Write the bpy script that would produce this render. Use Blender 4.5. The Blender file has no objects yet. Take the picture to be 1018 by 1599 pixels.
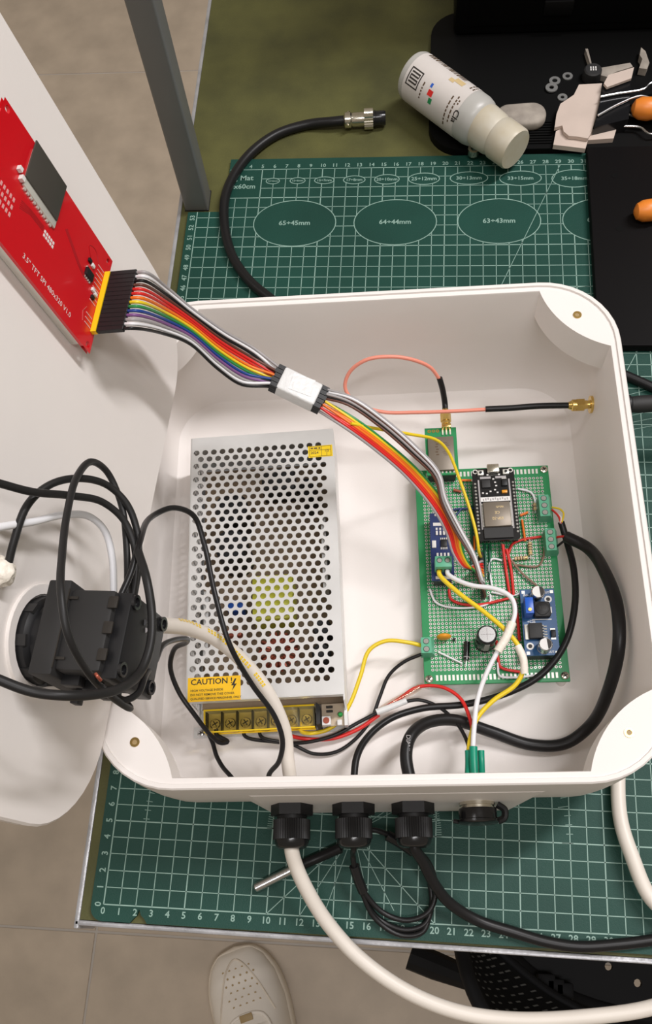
import bpy, bmesh, math, random
from mathutils import Vector as V, Matrix as Mx

random.seed(7)
S = 0.01                      # everything below is written in centimetres
Z0 = 0.753                    # height of the cutting mat's face above the floor, metres
scene = bpy.context.scene
COL = scene.collection
PI = math.pi

# ------------------------------------------------------------------ camera
FPX, CXP, CYP = 1351.79, 511.76, 958.93
CAM = V((17.6835, -0.2166, 54.4086))
def rodrigues(r):
    r = V(r)
    return Mx.Rotation(r.length, 3, r.normalized())
RW = rodrigues((-0.342932, -0.081856, -0.0433553))   # world -> camera
cd = bpy.data.cameras.new('camera')
cam = bpy.data.objects.new('camera', cd)
COL.objects.link(cam)
cd.sensor_fit = 'VERTICAL'
cd.sensor_height = 36.0
cd.lens = FPX * 36.0 / 1599.0
cd.shift_x = -(CXP - 509.0) / 1599.0
cd.shift_y = (CYP - 799.5) / 1599.0
cd.clip_start = 0.01
m4 = RW.transposed().to_4x4()
m4.translation = V((CAM.x * S, CAM.y * S, CAM.z * S + Z0))
cam.matrix_world = m4
scene.camera = cam

# ------------------------------------------------------------------ light and exposure
scene.view_settings.view_transform = 'Standard'
scene.view_settings.look = 'None'
scene.view_settings.gamma = 1.0
scene.view_settings.use_curve_mapping = False
scene.view_settings.exposure = 0.07
world = bpy.data.worlds.new('room_light')
scene.world = world
world.use_nodes = True
bg = world.node_tree.nodes['Background']
bg.inputs['Color'].default_value = (1.0, 0.85, 0.66, 1)
bg.inputs['Strength'].default_value = 0.25

def area(name, loc, aim, sx, sy, watts, col=(1, 0.975, 0.985)):
    l = bpy.data.lights.new(name, 'AREA')
    l.shape = 'RECTANGLE'
    l.size, l.size_y = sx, sy
    l.energy = watts
    l.color = col
    o = bpy.data.objects.new(name, l)
    COL.objects.link(o)
    o.location = loc
    o.rotation_euler = (V(aim) - V(loc)).to_track_quat('-Z', 'Y').to_euler()
    return o
area('ceiling_tube_lamp', (1.20, 0.84, 2.68), (0.2, 0.30, 0.75), 0.14, 1.0, 33)
area('ceiling_tube_lamp', (0.45, -0.45, 2.90), (0.2, 0.20, 0.75), 1.2, 0.16, 16.5)
area('ceiling_tube_lamp', (-1.2, 0.3, 2.90), (0.1, 0.25, 0.75), 0.16, 1.2, 6)

# ------------------------------------------------------------------ helpers
def at(px, py, z):
    """photo pixel + height above the mat (cm) -> point in cm"""
    d = RW.transposed() @ V(((px - CXP) / FPX, -(py - CYP) / FPX, -1.0))
    return CAM + d * ((z - CAM.z) / d.z)

def W(p):
    return V((p[0] * S, p[1] * S, p[2] * S + Z0))

# the lid's plane (it stands on the box rim and leans outward)
_a, _t = math.radians(-3.5), math.radians(10)
LY = V((-math.sin(_a), math.cos(_a), 0)); _lx = V((math.cos(_a), math.sin(_a), 0))
LU = -_lx * math.sin(_t) + V((0, 0, 1)) * math.cos(_t)
LN = LY.cross(LU)
LB = V((2.95, 19.5, 10.40))
def lp(s, t, o=0.0):
    return LB + LY * s + LU * t + LN * o
def onlid(px, py, off):
    d = RW.transposed() @ V(((px - CXP) / FPX, -(py - CYP) / FPX, -1.0))
    k = ((LB + LN * off - CAM).dot(LN)) / d.dot(LN)
    return CAM + d * k
LMAT = Mx((LY, LU, LN)).transposed().to_4x4()      # local x = along, y = up the lid, z = off the lid

def T(x=0, y=0, z=0): return Mx.Translation((x, y, z))
def RX(d): return Mx.Rotation(math.radians(d), 4, 'X')
def RY(d): return Mx.Rotation(math.radians(d), 4, 'Y')
def RZ(d): return Mx.Rotation(math.radians(d), 4, 'Z')
def frame(o, x, y):
    x = V(x).normalized(); y = V(y); y = (y - x * y.dot(x)).normalized(); z = x.cross(y)
    m = Mx((x, y, z)).transposed().to_4x4(); m.translation = V(o); return m

def smooth(pts, n=6):
    pts = [V(p) for p in pts]
    if len(pts) < 3: return pts
    out = []
    P = [pts[0] * 2 - pts[1]] + pts + [pts[-1] * 2 - pts[-2]]
    for i in range(1, len(P) - 2):
        p0, p1, p2, p3 = P[i - 1:i + 3]
        t0 = 0.0
        t1 = t0 + max((p1 - p0).length, 1e-4) ** 0.5
        t2 = t1 + max((p2 - p1).length, 1e-4) ** 0.5
        t3 = t2 + max((p3 - p2).length, 1e-4) ** 0.5
        for k in range(n):
            t = t1 + (t2 - t1) * k / n
            A1 = p0 * ((t1 - t) / (t1 - t0)) + p1 * ((t - t0) / (t1 - t0))
            A2 = p1 * ((t2 - t) / (t2 - t1)) + p2 * ((t - t1) / (t2 - t1))
            A3 = p2 * ((t3 - t) / (t3 - t2)) + p3 * ((t - t2) / (t3 - t2))
            B1 = A1 * ((t2 - t) / (t2 - t0)) + A2 * ((t - t0) / (t2 - t0))
            B2 = A2 * ((t3 - t) / (t3 - t1)) + A3 * ((t - t1) / (t3 - t1))
            out.append(B1 * ((t2 - t) / (t2 - t1)) + B2 * ((t - t1) / (t2 - t1)))
    out.append(pts[-1])
    return out

_TXT = {}
def text_geo(body, size=1.0, align='CENTER', bold=False):
    key = (body, size, align, bold)
    if key in _TXT: return _TXT[key]
    c = bpy.data.curves.new('lettering', 'FONT')
    c.body = body; c.size = size; c.align_x = align; c.align_y = 'CENTER'
    c.resolution_u = 2
    if bold: c.offset = 0.018 * size
    o = bpy.data.objects.new('lettering', c)
    COL.objects.link(o)
    dg = bpy.context.evaluated_depsgraph_get()
    me = bpy.data.meshes.new_from_object(o.evaluated_get(dg))
    vs = [v.co.copy() for v in me.vertices]; fs = [tuple(p.vertices) for p in me.polygons]
    bpy.data.meshes.remove(me)
    bpy.data.objects.remove(o); bpy.data.curves.remove(c)
    _TXT[key] = (vs, fs)
    return _TXT[key]

class Geo:
    def __init__(self): self.v = []; self.f = []
    def add(self, vs, fs, M=None):
        b = len(self.v)
        self.v += [(M @ V(p)) if M is not None else V(p) for p in vs]
        self.f += [tuple(i + b for i in f) for f in fs]
        return self
    def box(self, c, s, M=None):
        x, y, z = s[0] / 2, s[1] / 2, s[2] / 2
        vs = [(c[0] + i * x, c[1] + j * y, c[2] + k * z) for k in (-1, 1) for j in (-1, 1) for i in (-1, 1)]
        return self.add(vs, [(0, 2, 3, 1), (4, 5, 7, 6), (0, 1, 5, 4), (2, 6, 7, 3), (0, 4, 6, 2), (1, 3, 7, 5)], M)
    def rbox(self, c, s, b, M=None, seg=2):
        bm = bmesh.new(); bmesh.ops.create_cube(bm, size=1.0)
        bmesh.ops.scale(bm, vec=s, verts=bm.verts)
        bmesh.ops.bevel(bm, geom=bm.edges[:], offset=b, segments=seg, profile=0.5, affect='EDGES')
        bmesh.ops.translate(bm, vec=c, verts=bm.verts)
        bm.verts.index_update()
        self.add([v.co.copy() for v in bm.verts], [tuple(v.index for v in f.verts) for f in bm.faces], M)
        bm.free(); return self
    def prism(self, poly, z0, z1, M=None):
        n = len(poly)
        vs = [(p[0], p[1], z0) for p in poly] + [(p[0], p[1], z1) for p in poly]
        fs = [tuple(range(n - 1, -1, -1)), tuple(range(n, 2 * n))] + [(i, (i + 1) % n, n + (i + 1) % n, n + i) for i in range(n)]
        return self.add(vs, fs, M)
    def lathe(self, prof, M=None, seg=24, cap=True):
        vs, fs = [], []
        for (r, z) in prof:
            for k in range(seg):
                a = 2 * PI * k / seg; vs.append((r * math.cos(a), r * math.sin(a), z))
        for i in range(len(prof) - 1):
            for k in range(seg):
                fs.append((i * seg + k, i * seg + (k + 1) % seg, (i + 1) * seg + (k + 1) % seg, (i + 1) * seg + k))
        if cap:
            fs.append(tuple(range(seg - 1, -1, -1)))
            fs.append(tuple((len(prof) - 1) * seg + k for k in range(seg)))
        return self.add(vs, fs, M)
    def cyl(self, p0, p1, r, seg=16, r1=None):
        p0, p1 = V(p0), V(p1); d = p1 - p0
        M = d.to_track_quat('Z', 'Y').to_matrix().to_4x4(); M.translation = p0
        return self.lathe([(r, 0), (r if r1 is None else r1, d.length)], M, seg)
    def tube(self, pts, r, seg=8, rs=None, flat=1.0):
        pts = [V(p) for p in pts]; n = len(pts); vs, fs = [], []
        t = (pts[1] - pts[0]).normalized()
        u = t.orthogonal().normalized()
        for i in range(n):
            tn = (pts[min(i + 1, n - 1)] - pts[max(i - 1, 0)])
            tn = tn.normalized() if tn.length > 1e-6 else t
            u = (u - tn * u.dot(tn)); u = u.normalized() if u.length > 1e-5 else tn.orthogonal().normalized()
            w = tn.cross(u); t = tn
            rr = r if rs is None else rs[i]
            for k in range(seg):
                a = 2 * PI * k / seg
                vs.append(pts[i] + u * (rr * math.cos(a)) + w * (rr * flat * math.sin(a)))
        for i in range(n - 1):
            for k in range(seg):
                fs.append((i * seg + k, i * seg + (k + 1) % seg, (i + 1) * seg + (k + 1) % seg, (i + 1) * seg + k))
        fs.append(tuple(range(seg - 1, -1, -1))); fs.append(tuple((n - 1) * seg + k for k in range(seg)))
        return self.add(vs, fs)
    def loft(self, loops, close=False, cap0=False, cap1=False, M=None):
        n = len(loops[0]); vs = [p for l in loops for p in l]; fs = []
        for i in range(len(loops) - 1):
            for k in range(n):
                fs.append((i * n + k, i * n + (k + 1) % n, (i + 1) * n + (k + 1) % n, (i + 1) * n + k))
        if cap0: fs.append(tuple(range(n - 1, -1, -1)))
        if cap1: fs.append(tuple((len(loops) - 1) * n + k for k in range(n)))
        return self.add(vs, fs, M)
    def ring(self, ri, ro, z0, z1, M=None, seg=24):
        return self.loft([[(r * math.cos(2 * PI * k / seg), r * math.sin(2 * PI * k / seg), z) for k in range(seg)]
                          for r, z in ((ri, z0), (ro, z0), (ro, z1), (ri, z1), (ri, z0))], M=M)
    def text(self, body, size, M, align='CENTER', bold=False):
        vs, fs = text_geo(body, size, align, bold)
        return self.add(vs, fs, M)
    def quad(self, a, b, c, d): return self.add([a, b, c, d], [(0, 1, 2, 3)])
    def mesh(self, name, org=None, ang=35):
        me = bpy.data.meshes.new(name)
        o = V(org) if org is not None else V((0, 0, 0))
        me.from_pydata([tuple((p - o) * S) for p in self.v], [], self.f)
        me.update()
        if ang:
            me.polygons.foreach_set('use_smooth', [True] * len(me.polygons))
            me.set_sharp_from_angle(angle=math.radians(ang))
        return me
    def build(self, name, mat, parent=None, world=False, ang=35, org=None, label=None, kind=None):
        """child in the parent's own frame; world=True: coordinates are bench coordinates in cm (parent unrotated)"""
        if world and parent is not None: org = PORG[parent.name]
        me = self.mesh(name, org, ang)
        me.materials.append(mat)
        o = bpy.data.objects.new(name, me)
        COL.objects.link(o)
        if parent is not None: o.parent = parent
        elif org is not None: o.location = W(org)
        if label: o['label'] = label
        if kind: o['kind'] = kind
        return o

PORG = {}
def tag(o, label, cat, group=None, kind=None):
    o['label'] = label; o['category'] = cat
    if group: o['group'] = group
    if kind: o['kind'] = kind
    return o
def thing(name, label, cat, org=(0, 0, 0), M=None, group=None):
    o = bpy.data.objects.new(name, None)
    COL.objects.link(o)
    o.empty_display_size = 0.02
    PORG[o.name] = V(org)
    o.location = W(org)
    if M is not None: o.rotation_euler = M.to_euler()
    return tag(o, label, cat, group)
def share(o, name, parent, M=None, mesh=None):
    """a copy of a part with the same mesh"""
    c = o.copy(); c.name = name; COL.objects.link(c); c.parent = parent
    if M is not None:
        m = M.copy(); m.translation = m.translation * S; c.matrix_local = m
    return c

# ------------------------------------------------------------------ materials
def lin(h):
    if isinstance(h, str):
        h = [int(h[i:i + 2], 16) / 255 for i in (0, 2, 4)]
        return tuple(((c + 0.055) / 1.055) ** 2.4 if c > 0.04045 else c / 12.92 for c in h)
    return tuple(h)
def mat(name, col, rough=0.5, metal=0.0, var=0.0, vscale=40.0, bump=0.0, bscale=300.0, col2=None, trans=0.0, coat=0.0, spec=None, emit=None):
    m = bpy.data.materials.new(name); m.use_nodes = True
    nt = m.node_tree; b = nt.nodes['Principled BSDF']
    c = lin(col)
    b.inputs['Base Color'].default_value = (*c, 1)
    b.inputs['Roughness'].default_value = rough
    b.inputs['Metallic'].default_value = metal
    b.inputs['Transmission Weight'].default_value = trans
    b.inputs['Coat Weight'].default_value = coat
    if spec is not None: b.inputs['Specular IOR Level'].default_value = spec
    if var or bump:
        tc = nt.nodes.new('ShaderNodeTexCoord')
    if var:
        n = nt.nodes.new('ShaderNodeTexNoise'); n.inputs['Scale'].default_value = vscale; n.inputs['Detail'].default_value = 6
        nt.links.new(tc.outputs['Object'], n.inputs['Vector'])
        r = nt.nodes.new('ShaderNodeValToRGB')
        r.color_ramp.elements[0].position = 0.32; r.color_ramp.elements[1].position = 0.72
        c2 = lin(col2) if col2 else tuple(x * (1 - var) for x in c)
        r.color_ramp.elements[0].color = (*c2, 1); r.color_ramp.elements[1].color = (*c, 1)
        nt.links.new(n.outputs['Fac'], r.inputs['Fac']); nt.links.new(r.outputs['Color'], b.inputs['Base Color'])
    if bump:
        n2 = nt.nodes.new('ShaderNodeTexNoise'); n2.inputs['Scale'].default_value = bscale; n2.inputs['Detail'].default_value = 4
        nt.links.new(tc.outputs['Object'], n2.inputs['Vector'])
        bp = nt.nodes.new('ShaderNodeBump'); bp.inputs['Strength'].default_value = bump; bp.inputs['Distance'].default_value = 0.001
        nt.links.new(n2.outputs['Fac'], bp.inputs['Height']); nt.links.new(bp.outputs['Normal'], b.inputs['Normal'])
    if emit:
        b.inputs['Emission Color'].default_value = (*lin(emit[0]), 1); b.inputs['Emission Strength'].default_value = emit[1]
    return m
def tinted_clear(name, col, gloss=0.12):
    m = bpy.data.materials.new(name); m.use_nodes = True; nt = m.node_tree
    nt.nodes.remove(nt.nodes['Principled BSDF'])
    out = nt.nodes['Material Output']
    t = nt.nodes.new('ShaderNodeBsdfTransparent'); t.inputs['Color'].default_value = (*lin(col), 1)
    g = nt.nodes.new('ShaderNodeBsdfGlossy'); g.inputs['Roughness'].default_value = 0.12; g.inputs['Color'].default_value = (1, 0.95, 0.7, 1)
    x = nt.nodes.new('ShaderNodeMixShader'); x.inputs['Fac'].default_value = gloss
    nt.links.new(t.outputs[0], x.inputs[1]); nt.links.new(g.outputs[0], x.inputs[2]); nt.links.new(x.outputs[0], out.inputs['Surface'])
    return m

M_ = {}
def mk(n, *a, **k): M_[n] = mat(n, *a, **k)
mk('white_print', (0.84, 0.795, 0.762), 0.5, spec=0.22, var=0.05, vscale=9, bump=0.05, bscale=900)
mk('mat_green', (0.0105, 0.064, 0.047), 0.5, var=0.28, vscale=12, bump=0.25, bscale=1500, spec=0.28)
mk('mat_print', (0.27, 0.42, 0.36), 0.5, var=0.15, vscale=30)
mk('olive_top', (0.112, 0.110, 0.036), 0.55, var=0.45, vscale=22, col2=(0.066, 0.066, 0.025), bump=0.25, bscale=700, spec=0.25)
mk('trim_metal', (0.52, 0.52, 0.54), 0.36, metal=0.35, var=0.35, vscale=60, bump=0.3, bscale=300)
mk('post_paint', (0.19, 0.192, 0.19), 0.4, var=0.12, vscale=15)
mk('tile', (0.56, 0.465, 0.365), 0.5, var=0.22, vscale=14, bump=0.15, bscale=250)
mk('grout', (0.50, 0.46, 0.42), 0.8)
mk('steel', (0.62, 0.62, 0.62), 0.25, metal=1.0)
mk('galv', (0.80, 0.80, 0.79), 0.38, metal=0.45, var=0.12, vscale=35)
mk('nickel', (0.72, 0.68, 0.58), 0.22, metal=1.0)
mk('gold', (0.80, 0.56, 0.18), 0.25, metal=1.0)
mk('brass', (0.65, 0.45, 0.16), 0.3, metal=1.0)
mk('tin', (0.72, 0.71, 0.65), 0.38, metal=0.45)
mk('shield', (0.21, 0.178, 0.14), 0.42, metal=0.35, var=0.12, vscale=60)
mk('black_plastic', (0.013, 0.013, 0.014), 0.45, spec=0.35)
mk('black_matte', (0.020, 0.0195, 0.0195), 0.6, var=0.15, vscale=20)
mk('black_gloss', (0.010, 0.010, 0.011), 0.22)
mk('black_rubber', (0.011, 0.0105, 0.011), 0.38, spec=0.3)
mk('grey_rubber', (0.016, 0.0155, 0.0155), 0.45, spec=0.3)
mk('deep_black', (0.0025, 0.0025, 0.0025), 0.5, spec=0.12)
mk('lamp_black', (0.003, 0.003, 0.003), 0.55, spec=0.14)
mk('plate_black', (0.0055, 0.0048, 0.005), 0.6, spec=0.1)
mk('block_base', (0.62, 0.56, 0.40), 0.4)
mk('pale_pcb', (0.50, 0.40, 0.29), 0.5)
mk('dull_tin', (0.30, 0.29, 0.26), 0.4, metal=0.4)
mk('white_rubber', (0.78, 0.72, 0.645), 0.42, var=0.06, vscale=30)
mk('white_wire', (0.80, 0.80, 0.82), 0.4)
mk('grey_wire', (0.36, 0.34, 0.34), 0.45)
mk('yellow_wire', (0.82, 0.60, 0.02), 0.35)
mk('red_wire', (0.66, 0.022, 0.018), 0.35)
mk('orange_wire', (0.85, 0.18, 0.015), 0.35)
mk('green_wire', (0.03, 0.26, 0.07), 0.35)
mk('blue_wire', (0.015, 0.055, 0.27), 0.35)
mk('purple_wire', (0.20, 0.08, 0.24), 0.4)
mk('brown_wire', (0.12, 0.045, 0.03), 0.4)
mk('tan_wire', (0.26, 0.16, 0.11), 0.5)
mk('pink_wire', (0.80, 0.28, 0.20), 0.35)
mk('red_pcb', (0.62, 0.005, 0.012), 0.30, coat=0.2)
mk('dark_red_trace', (0.36, 0.004, 0.010), 0.4)
mk('green_pcb', (0.012, 0.24, 0.075), 0.4)
mk('dark_green', (0.01, 0.085, 0.05), 0.45)
mk('blue_pcb', (0.008, 0.075, 0.21), 0.35)
mk('navy_pcb', (0.012, 0.03, 0.13), 0.35)
mk('blue_part', (0.012, 0.10, 0.52), 0.35)
mk('term_green', (0.10, 0.40, 0.24), 0.42)
mk('sleeve_green', (0.0, 0.27, 0.16), 0.4)
mk('yellow_plastic', (0.88, 0.60, 0.01), 0.4)
mk('label_yellow', (0.86, 0.60, 0.01), 0.45)
mk('label_orange', (0.86, 0.50, 0.008), 0.45)
mk('ink', (0.02, 0.016, 0.012), 0.6)
mk('ink_soft', (0.10, 0.06, 0.03), 0.6)
mk('silk', (0.75, 0.74, 0.72), 0.5)
mk('pinkish_silk', (0.72, 0.35, 0.34), 0.5)
mk('card', (0.055, 0.05, 0.042), 0.45)
mk('tape_white', (0.74, 0.745, 0.74), 0.38, bump=0.5, bscale=350)
mk('masking', (0.86, 0.80, 0.70), 0.5, bump=0.5, bscale=500)
mk('tan_pcb', (0.24, 0.17, 0.105), 0.5)
mk('orange_disc', (0.72, 0.30, 0.015), 0.35)
mk('resistor', (0.62, 0.47, 0.24), 0.45)
mk('copper', (0.40, 0.10, 0.06), 0.35, metal=0.4)
mk('tape_lime', (0.62, 0.62, 0.06), 0.4)
mk('bottle_plastic', (0.55, 0.54, 0.505), 0.35, trans=0.15)
mk('bottle_label', (0.68, 0.635, 0.60), 0.5, var=0.08, vscale=40)
mk('cap_plastic', (0.62, 0.59, 0.51), 0.4, var=0.22, vscale=35, col2=(0.52, 0.44, 0.29))
mk('eraser', (0.44, 0.39, 0.33), 0.7, var=0.5, vscale=70, col2=(0.24, 0.21, 0.18))
mk('paperboard', (0.62, 0.51, 0.44), 0.7, var=0.12, vscale=40)
mk('orange_grip', (0.80, 0.24, 0.03), 0.4)
mk('shoe_white', (0.86, 0.80, 0.73), 0.6, var=0.08, vscale=25)
mk('shoe_sole', (0.70, 0.62, 0.52), 0.6)
mk('lace_brown', (0.36, 0.25, 0.11), 0.5)
mk('chair_black', (0.012, 0.012, 0.013), 0.6, spec=0.12)
mk('led_green', (0.02, 0.30, 0.06), 0.25)
M_['amber_clear'] = tinted_clear('amber_clear', (1.0, 0.88, 0.42), 0.2)
M_['clear_sleeve'] = tinted_clear('clear_sleeve', (0.93, 0.86, 0.83), 0.16)
G = M_

# ------------------------------------------------------------------ floor
TS = 84.7
fl = Geo().box((0, 0, -0.6), (8 * TS, 8 * TS, 1.0)).build('floor', G['grout'], org=None)
fl.location = (-0.25 + 0.0, -0.035, -0.0 + 0.0)
fl.location.z = 0.0
tag(fl, 'beige grey stone tiled floor below the bench', 'floor', kind='structure')
tile0 = None
for i in range(-3, 4):
    for j in range(-3, 4):
        if tile0 is None:
            bm_ = Geo().rbox((0, 0, -0.15), (TS - 0.35, TS - 0.35, 0.4), 0.06, seg=1)
            tile0 = bm_.build('tile', G['tile'], fl); o = tile0
        else:
            o = tile0.copy(); COL.objects.link(o); o.parent = fl
        o.location = ((i + 0.5) * TS * S, (j + 0.5) * TS * S, 0.0)

# ------------------------------------------------------------------ workbench
bench = thing('workbench', 'workbench with worn olive green top, metal edge strip and grey upright', 'workbench', (40, 30, 0))
BO = PORG[bench.name]
def bw(g, name, m, **k): return g.build(name, m, bench, world=True, **k)
bw(Geo().prism([(-1.45, -.96), (138.6, -1.74), (138.6, 88.8), (-1.45, 88.8)], -3.3, -.3), 'bench_top', G['olive_top'], ang=20)
g = Geo()
g.rbox((70.2, -.17, -1.85), (140.4, 0.32, 3.2), 0.08, T(-1.75, -.97, 0) @ RZ(-.32))
bw(g, 'edge_strip', G['trim_metal'])
bw(Geo().rbox((-1.62, 43.8, -1.85), (0.34, 90.6, 3.2), 0.1), 'edge_strip', G['trim_metal'])
for x in (3.0, 134):
    for y in (4, 84):
        bw(Geo().rbox((x, y, -39.3), (4, 4, 71.8), 0.3), 'leg', G['post_paint'])
bw(Geo().rbox((-0.15, 54.95, 35.0), (1.95, 2.0, 70.6), 0.22, seg=3), 'upright_post', G['post_paint'])
bw(Geo().rbox((-0.15, 55.0, -0.22), (2.0, 2.1, 0.16), 0.03), 'post_foot', G['black_matte'])

# ------------------------------------------------------------------ cutting mat
cm = thing('cutting_mat', 'large dark green cutting mat with white centimetre grid, lying on the bench', 'cutting mat', (0, 0, -0.3))
def cw(g, name, m, **k): return g.build(name, m, cm, world=True, **k)
x0, y0, x1, y1, r = -0.78, -.97, 88.6, 59.15, 0.8
poly = []
def corner(cx, cy, a0):
    return [(cx + r * math.cos(math.radians(a0 + k * 15)), cy + r * math.sin(math.radians(a0 + k * 15))) for k in range(7)]
poly += corner(x0 + r, y0 + r, 180)
poly += [(1.75, y0), (1.95, -0.72), (2.12, -0.55), (2.22, -0.15), (2.38, -0.5), (2.62, -0.72), (2.8, y0)]
poly += corner(x1 - r, y0 + r, 270) + corner(x1 - r, y1 - r, 0)
poly += [(2.25, y1), (2.2, 53.75), (1.9, 53.6), (x0, 53.6)]
cw(Geo().prism(poly, -0.298, 0), 'mat_sheet', G['mat_green'], ang=20)
ZP = 0.006
g = Geo()
def line(a, b, w, gg):
    a, b = V((a[0], a[1], 0)), V((b[0], b[1], 0)); d = (b - a).normalized(); nn = V((-d.y, d.x, 0)) * (w / 2); z = V((0, 0, ZP))
    gg.add([a - nn + z, b - nn + z, b + nn + z, a + nn + z], [(0, 1, 2, 3)])
big = [(8.05, 52.35, 3.32, 2.32), (16.1, 52.35, 3.27, 2.27), (24.25, 52.35, 3.22, 2.22), (32.3, 52.35, 3.15, 2.15)]
small = [(5.95, 56.75, .55, .3), (8.0, 56.75, .62, .32), (10.2, 56.75, .8, .36), (12.65, 56.75, .88, .42), (15.3, 56.75, 1.0, .5), (18.3, 56.75, 1.25, .6),
         (21.9, 56.75, 1.5, .65), (25.98, 56.65, 1.65, .75), (30.2, 56.55, 1.75, .9)]
allov = big + small
def cut(fixed, vertical, lo, hi):
    """intervals of a grid line that stay clear of the ovals and the title"""
    iv = [(lo, hi)]
    holes = []
    for (cx, cy, a, b) in allov:
        if vertical:
            u = (fixed - cx) / a
            if abs(u) < 1: h = b * math.sqrt(1 - u * u); holes.append((cy - h, cy + h))
        else:
            u = (fixed - cy) / b
            if abs(u) < 1: h = a * math.sqrt(1 - u * u); holes.append((cx - h, cx + h))
    if vertical and fixed < 4.99: holes.append((55.0, 58.0))
    if vertical and fixed < 2.3: holes.append((53.6, 60))
    if (not vertical) and fixed in (56, 57): holes.append((0, 5.0))
    if (not vertical) and fixed > 53.5: holes.append((-1, 2.3))
    for a, b in holes:
        nv = []
        for l, h in iv:
            if b <= l or a >= h: nv.append((l, h)); continue
            if a > l: nv.append((l, a))
            if b < h: nv.append((b, h))
        iv = nv
    return iv
for i in range(0, 88):
    for l, h in cut(i, True, 0, 58): line((i, l), (i, h), 0.055 if i % 5 else 0.075, g)
for j in range(0, 59):
    for l, h in cut(j, False, 0, 87): line((l, j), (h, j), 0.055 if j % 5 else 0.075, g)
cw(g, 'printed_grid', G['mat_print'], ang=0, kind='stuff')
g = Geo()
for (cx, cy, a, b) in allov:
    n = 48 if a > 2 else 28
    w = 0.035
    for k in range(n):
        t0, t1 = 2 * PI * k / n, 2 * PI * (k + 1) / n
        p = lambda t, o: (cx + (a + o) * math.cos(t), cy + (b + o) * math.sin(t), ZP + .002)
        g.quad(p(t0, -w), p(t0, w), p(t1, w), p(t1, -w))
cw(g, 'printed_ovals', G['mat_print'], ang=0, kind='stuff')
g = Geo()
# protractor fans and diagonals
def arc_ticks(cx, cy, rad, a0, a1, st, ln, gg):
    a = a0
    while a <= a1:
        c, s = math.cos(math.radians(a)), math.sin(math.radians(a))
        line((cx + rad * c, cy + rad * s), (cx + (rad - ln * (1.7 if round(a) % 10 == 0 else 1)) * c, cy + (rad - ln * (1.7 if round(a) % 10 == 0 else 1)) * s), 0.035, gg)
        a += st
for ang in (30, 36, 45, 52, 60, 70, 80, 100, 110, 120, 135):
    c, s = math.cos(math.radians(ang)), math.sin(math.radians(ang))
    line((15 + 0.2 * c, 5 + 0.2 * s), (15 - 7.0 * c if False else 15 + 5 * c, 5 + 5 * s), 0.03, g)
line((10, 0), (15, 5), 0.05, g); line((12, 0), (15, 5), 0.04, g); line((13.4, 0), (15, 5), 0.035, g); line((15, 5), (20, 0), 0.05, g)
line((15, 5), (17.6, 0.6), 0.04, g); line((15, 5), (16.3, 0.2), 0.035, g)
arc_ticks(15, 5, 5.35, 0, 180, 1.5, 0.35, g)
arc_ticks(15, 5, 13.2, 0, 28, 2.4, 0.4, g)
arc_ticks(15, 5, 13.2, 160, 180, 2.4, 0.4, g)
line((23.5, 44.0), (29.15, 58), 0.045, g)
line((10, 44.3), (87, 50.6), 0.035, g)
line((24, 45.0), (87, 48.0), 0.035, g)
line((32, 36), (36, 44), 0.045, g)
for k in range(6): line((31.6, 33.2 + k * .55), (36, 34.2 + k * .62), 0.03, g)
cw(g, 'printed_angle_lines', G['mat_print'], ang=0, kind='stuff')
g = Geo()
for i in range(0, 88):
    g.text(str(i), 0.56, T(i, -0.38, ZP), bold=True)
    if i > 2: g.text(str(i), 0.5, T(i, 58.32, ZP), bold=True)
for j in range(0, 54):
    g.text(str(j), 0.55, T(-0.34, j, ZP) @ RZ(90), bold=True)
g.text('g Mat', 0.72, T(3.5, 57.1, ZP), bold=True)
g.text('0x60cm', 0.66, T(3.5, 56.2, ZP), bold=True)
for (cx, cy, a, b), s in zip(big, ('65÷45mm', '64÷44mm', '63÷43mm', '62÷42mm')): g.text(s, 0.62, T(cx, cy, ZP + .001), bold=True)
for (cx, cy, a, b), s in zip(small, ('12÷6mm', '12÷6mm', '15÷7mm', '17÷8mm', '20÷10mm', '25÷12mm', '30÷13mm', '33÷15mm', '35÷18mm')):
    g.text(s, min(0.5, a * 0.42), T(cx, cy, ZP + .001), bold=True)
cw(g, 'printed_numbers', G['mat_print'], ang=0, kind='stuff')
# ------------------------------------------------------------------ enclosure box
H = 10.2
BOXR = 3.5
BOXC = V((15.75, 21.9, 0.0)) + (RZ(BOXR) @ V((-.05, -.2, 0)))
HX, HY, RC = 15.12, 15.4, 4.5
box = thing('enclosure_box', 'open white plastic enclosure box with rounded corners, standing on the cutting mat', 'enclosure', tuple(BOXC), RZ(BOXR))
def bxw(x, y, z):                       # box frame -> bench frame
    return BOXC + (RZ(BOXR) @ V((x, y, z)))
def rr(hx, hy, r, z, n=10):
    out = []
    for (sx, sy, a0) in ((1, -1, 270), (1, 1, 0), (-1, 1, 90), (-1, -1, 180)):
        for k in range(n + 1):
            a = math.radians(a0 + 90 * k / n)
            out.append((sx * (hx - r) + r * math.cos(a), sy * (hy - r) + r * math.sin(a), z))
    return out
def lev(i, z): return rr(HX - i, HY - i, max(RC - i, 0.5), z)
loops = [lev(1.75, 0.02), lev(1.45, 0.06), lev(1.0, 0.7), lev(0.55, 2.0), lev(0.2, 4.0), lev(0.04, 6.5), lev(0, 8.5), lev(0, H - .1), lev(0.08, H), lev(.30, H), lev(.33, H - .12), lev(.62, H - .12),
         lev(.66, H - .2), lev(.70, 6), lev(.76, 3.0), lev(.9, 1.3), lev(1.2, .62), lev(1.5, .44), lev(1.8, .4)]
g = Geo().loft(loops, cap0=True, cap1=True)
g.build('shell', G['white_print'], box, ang=28)
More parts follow.
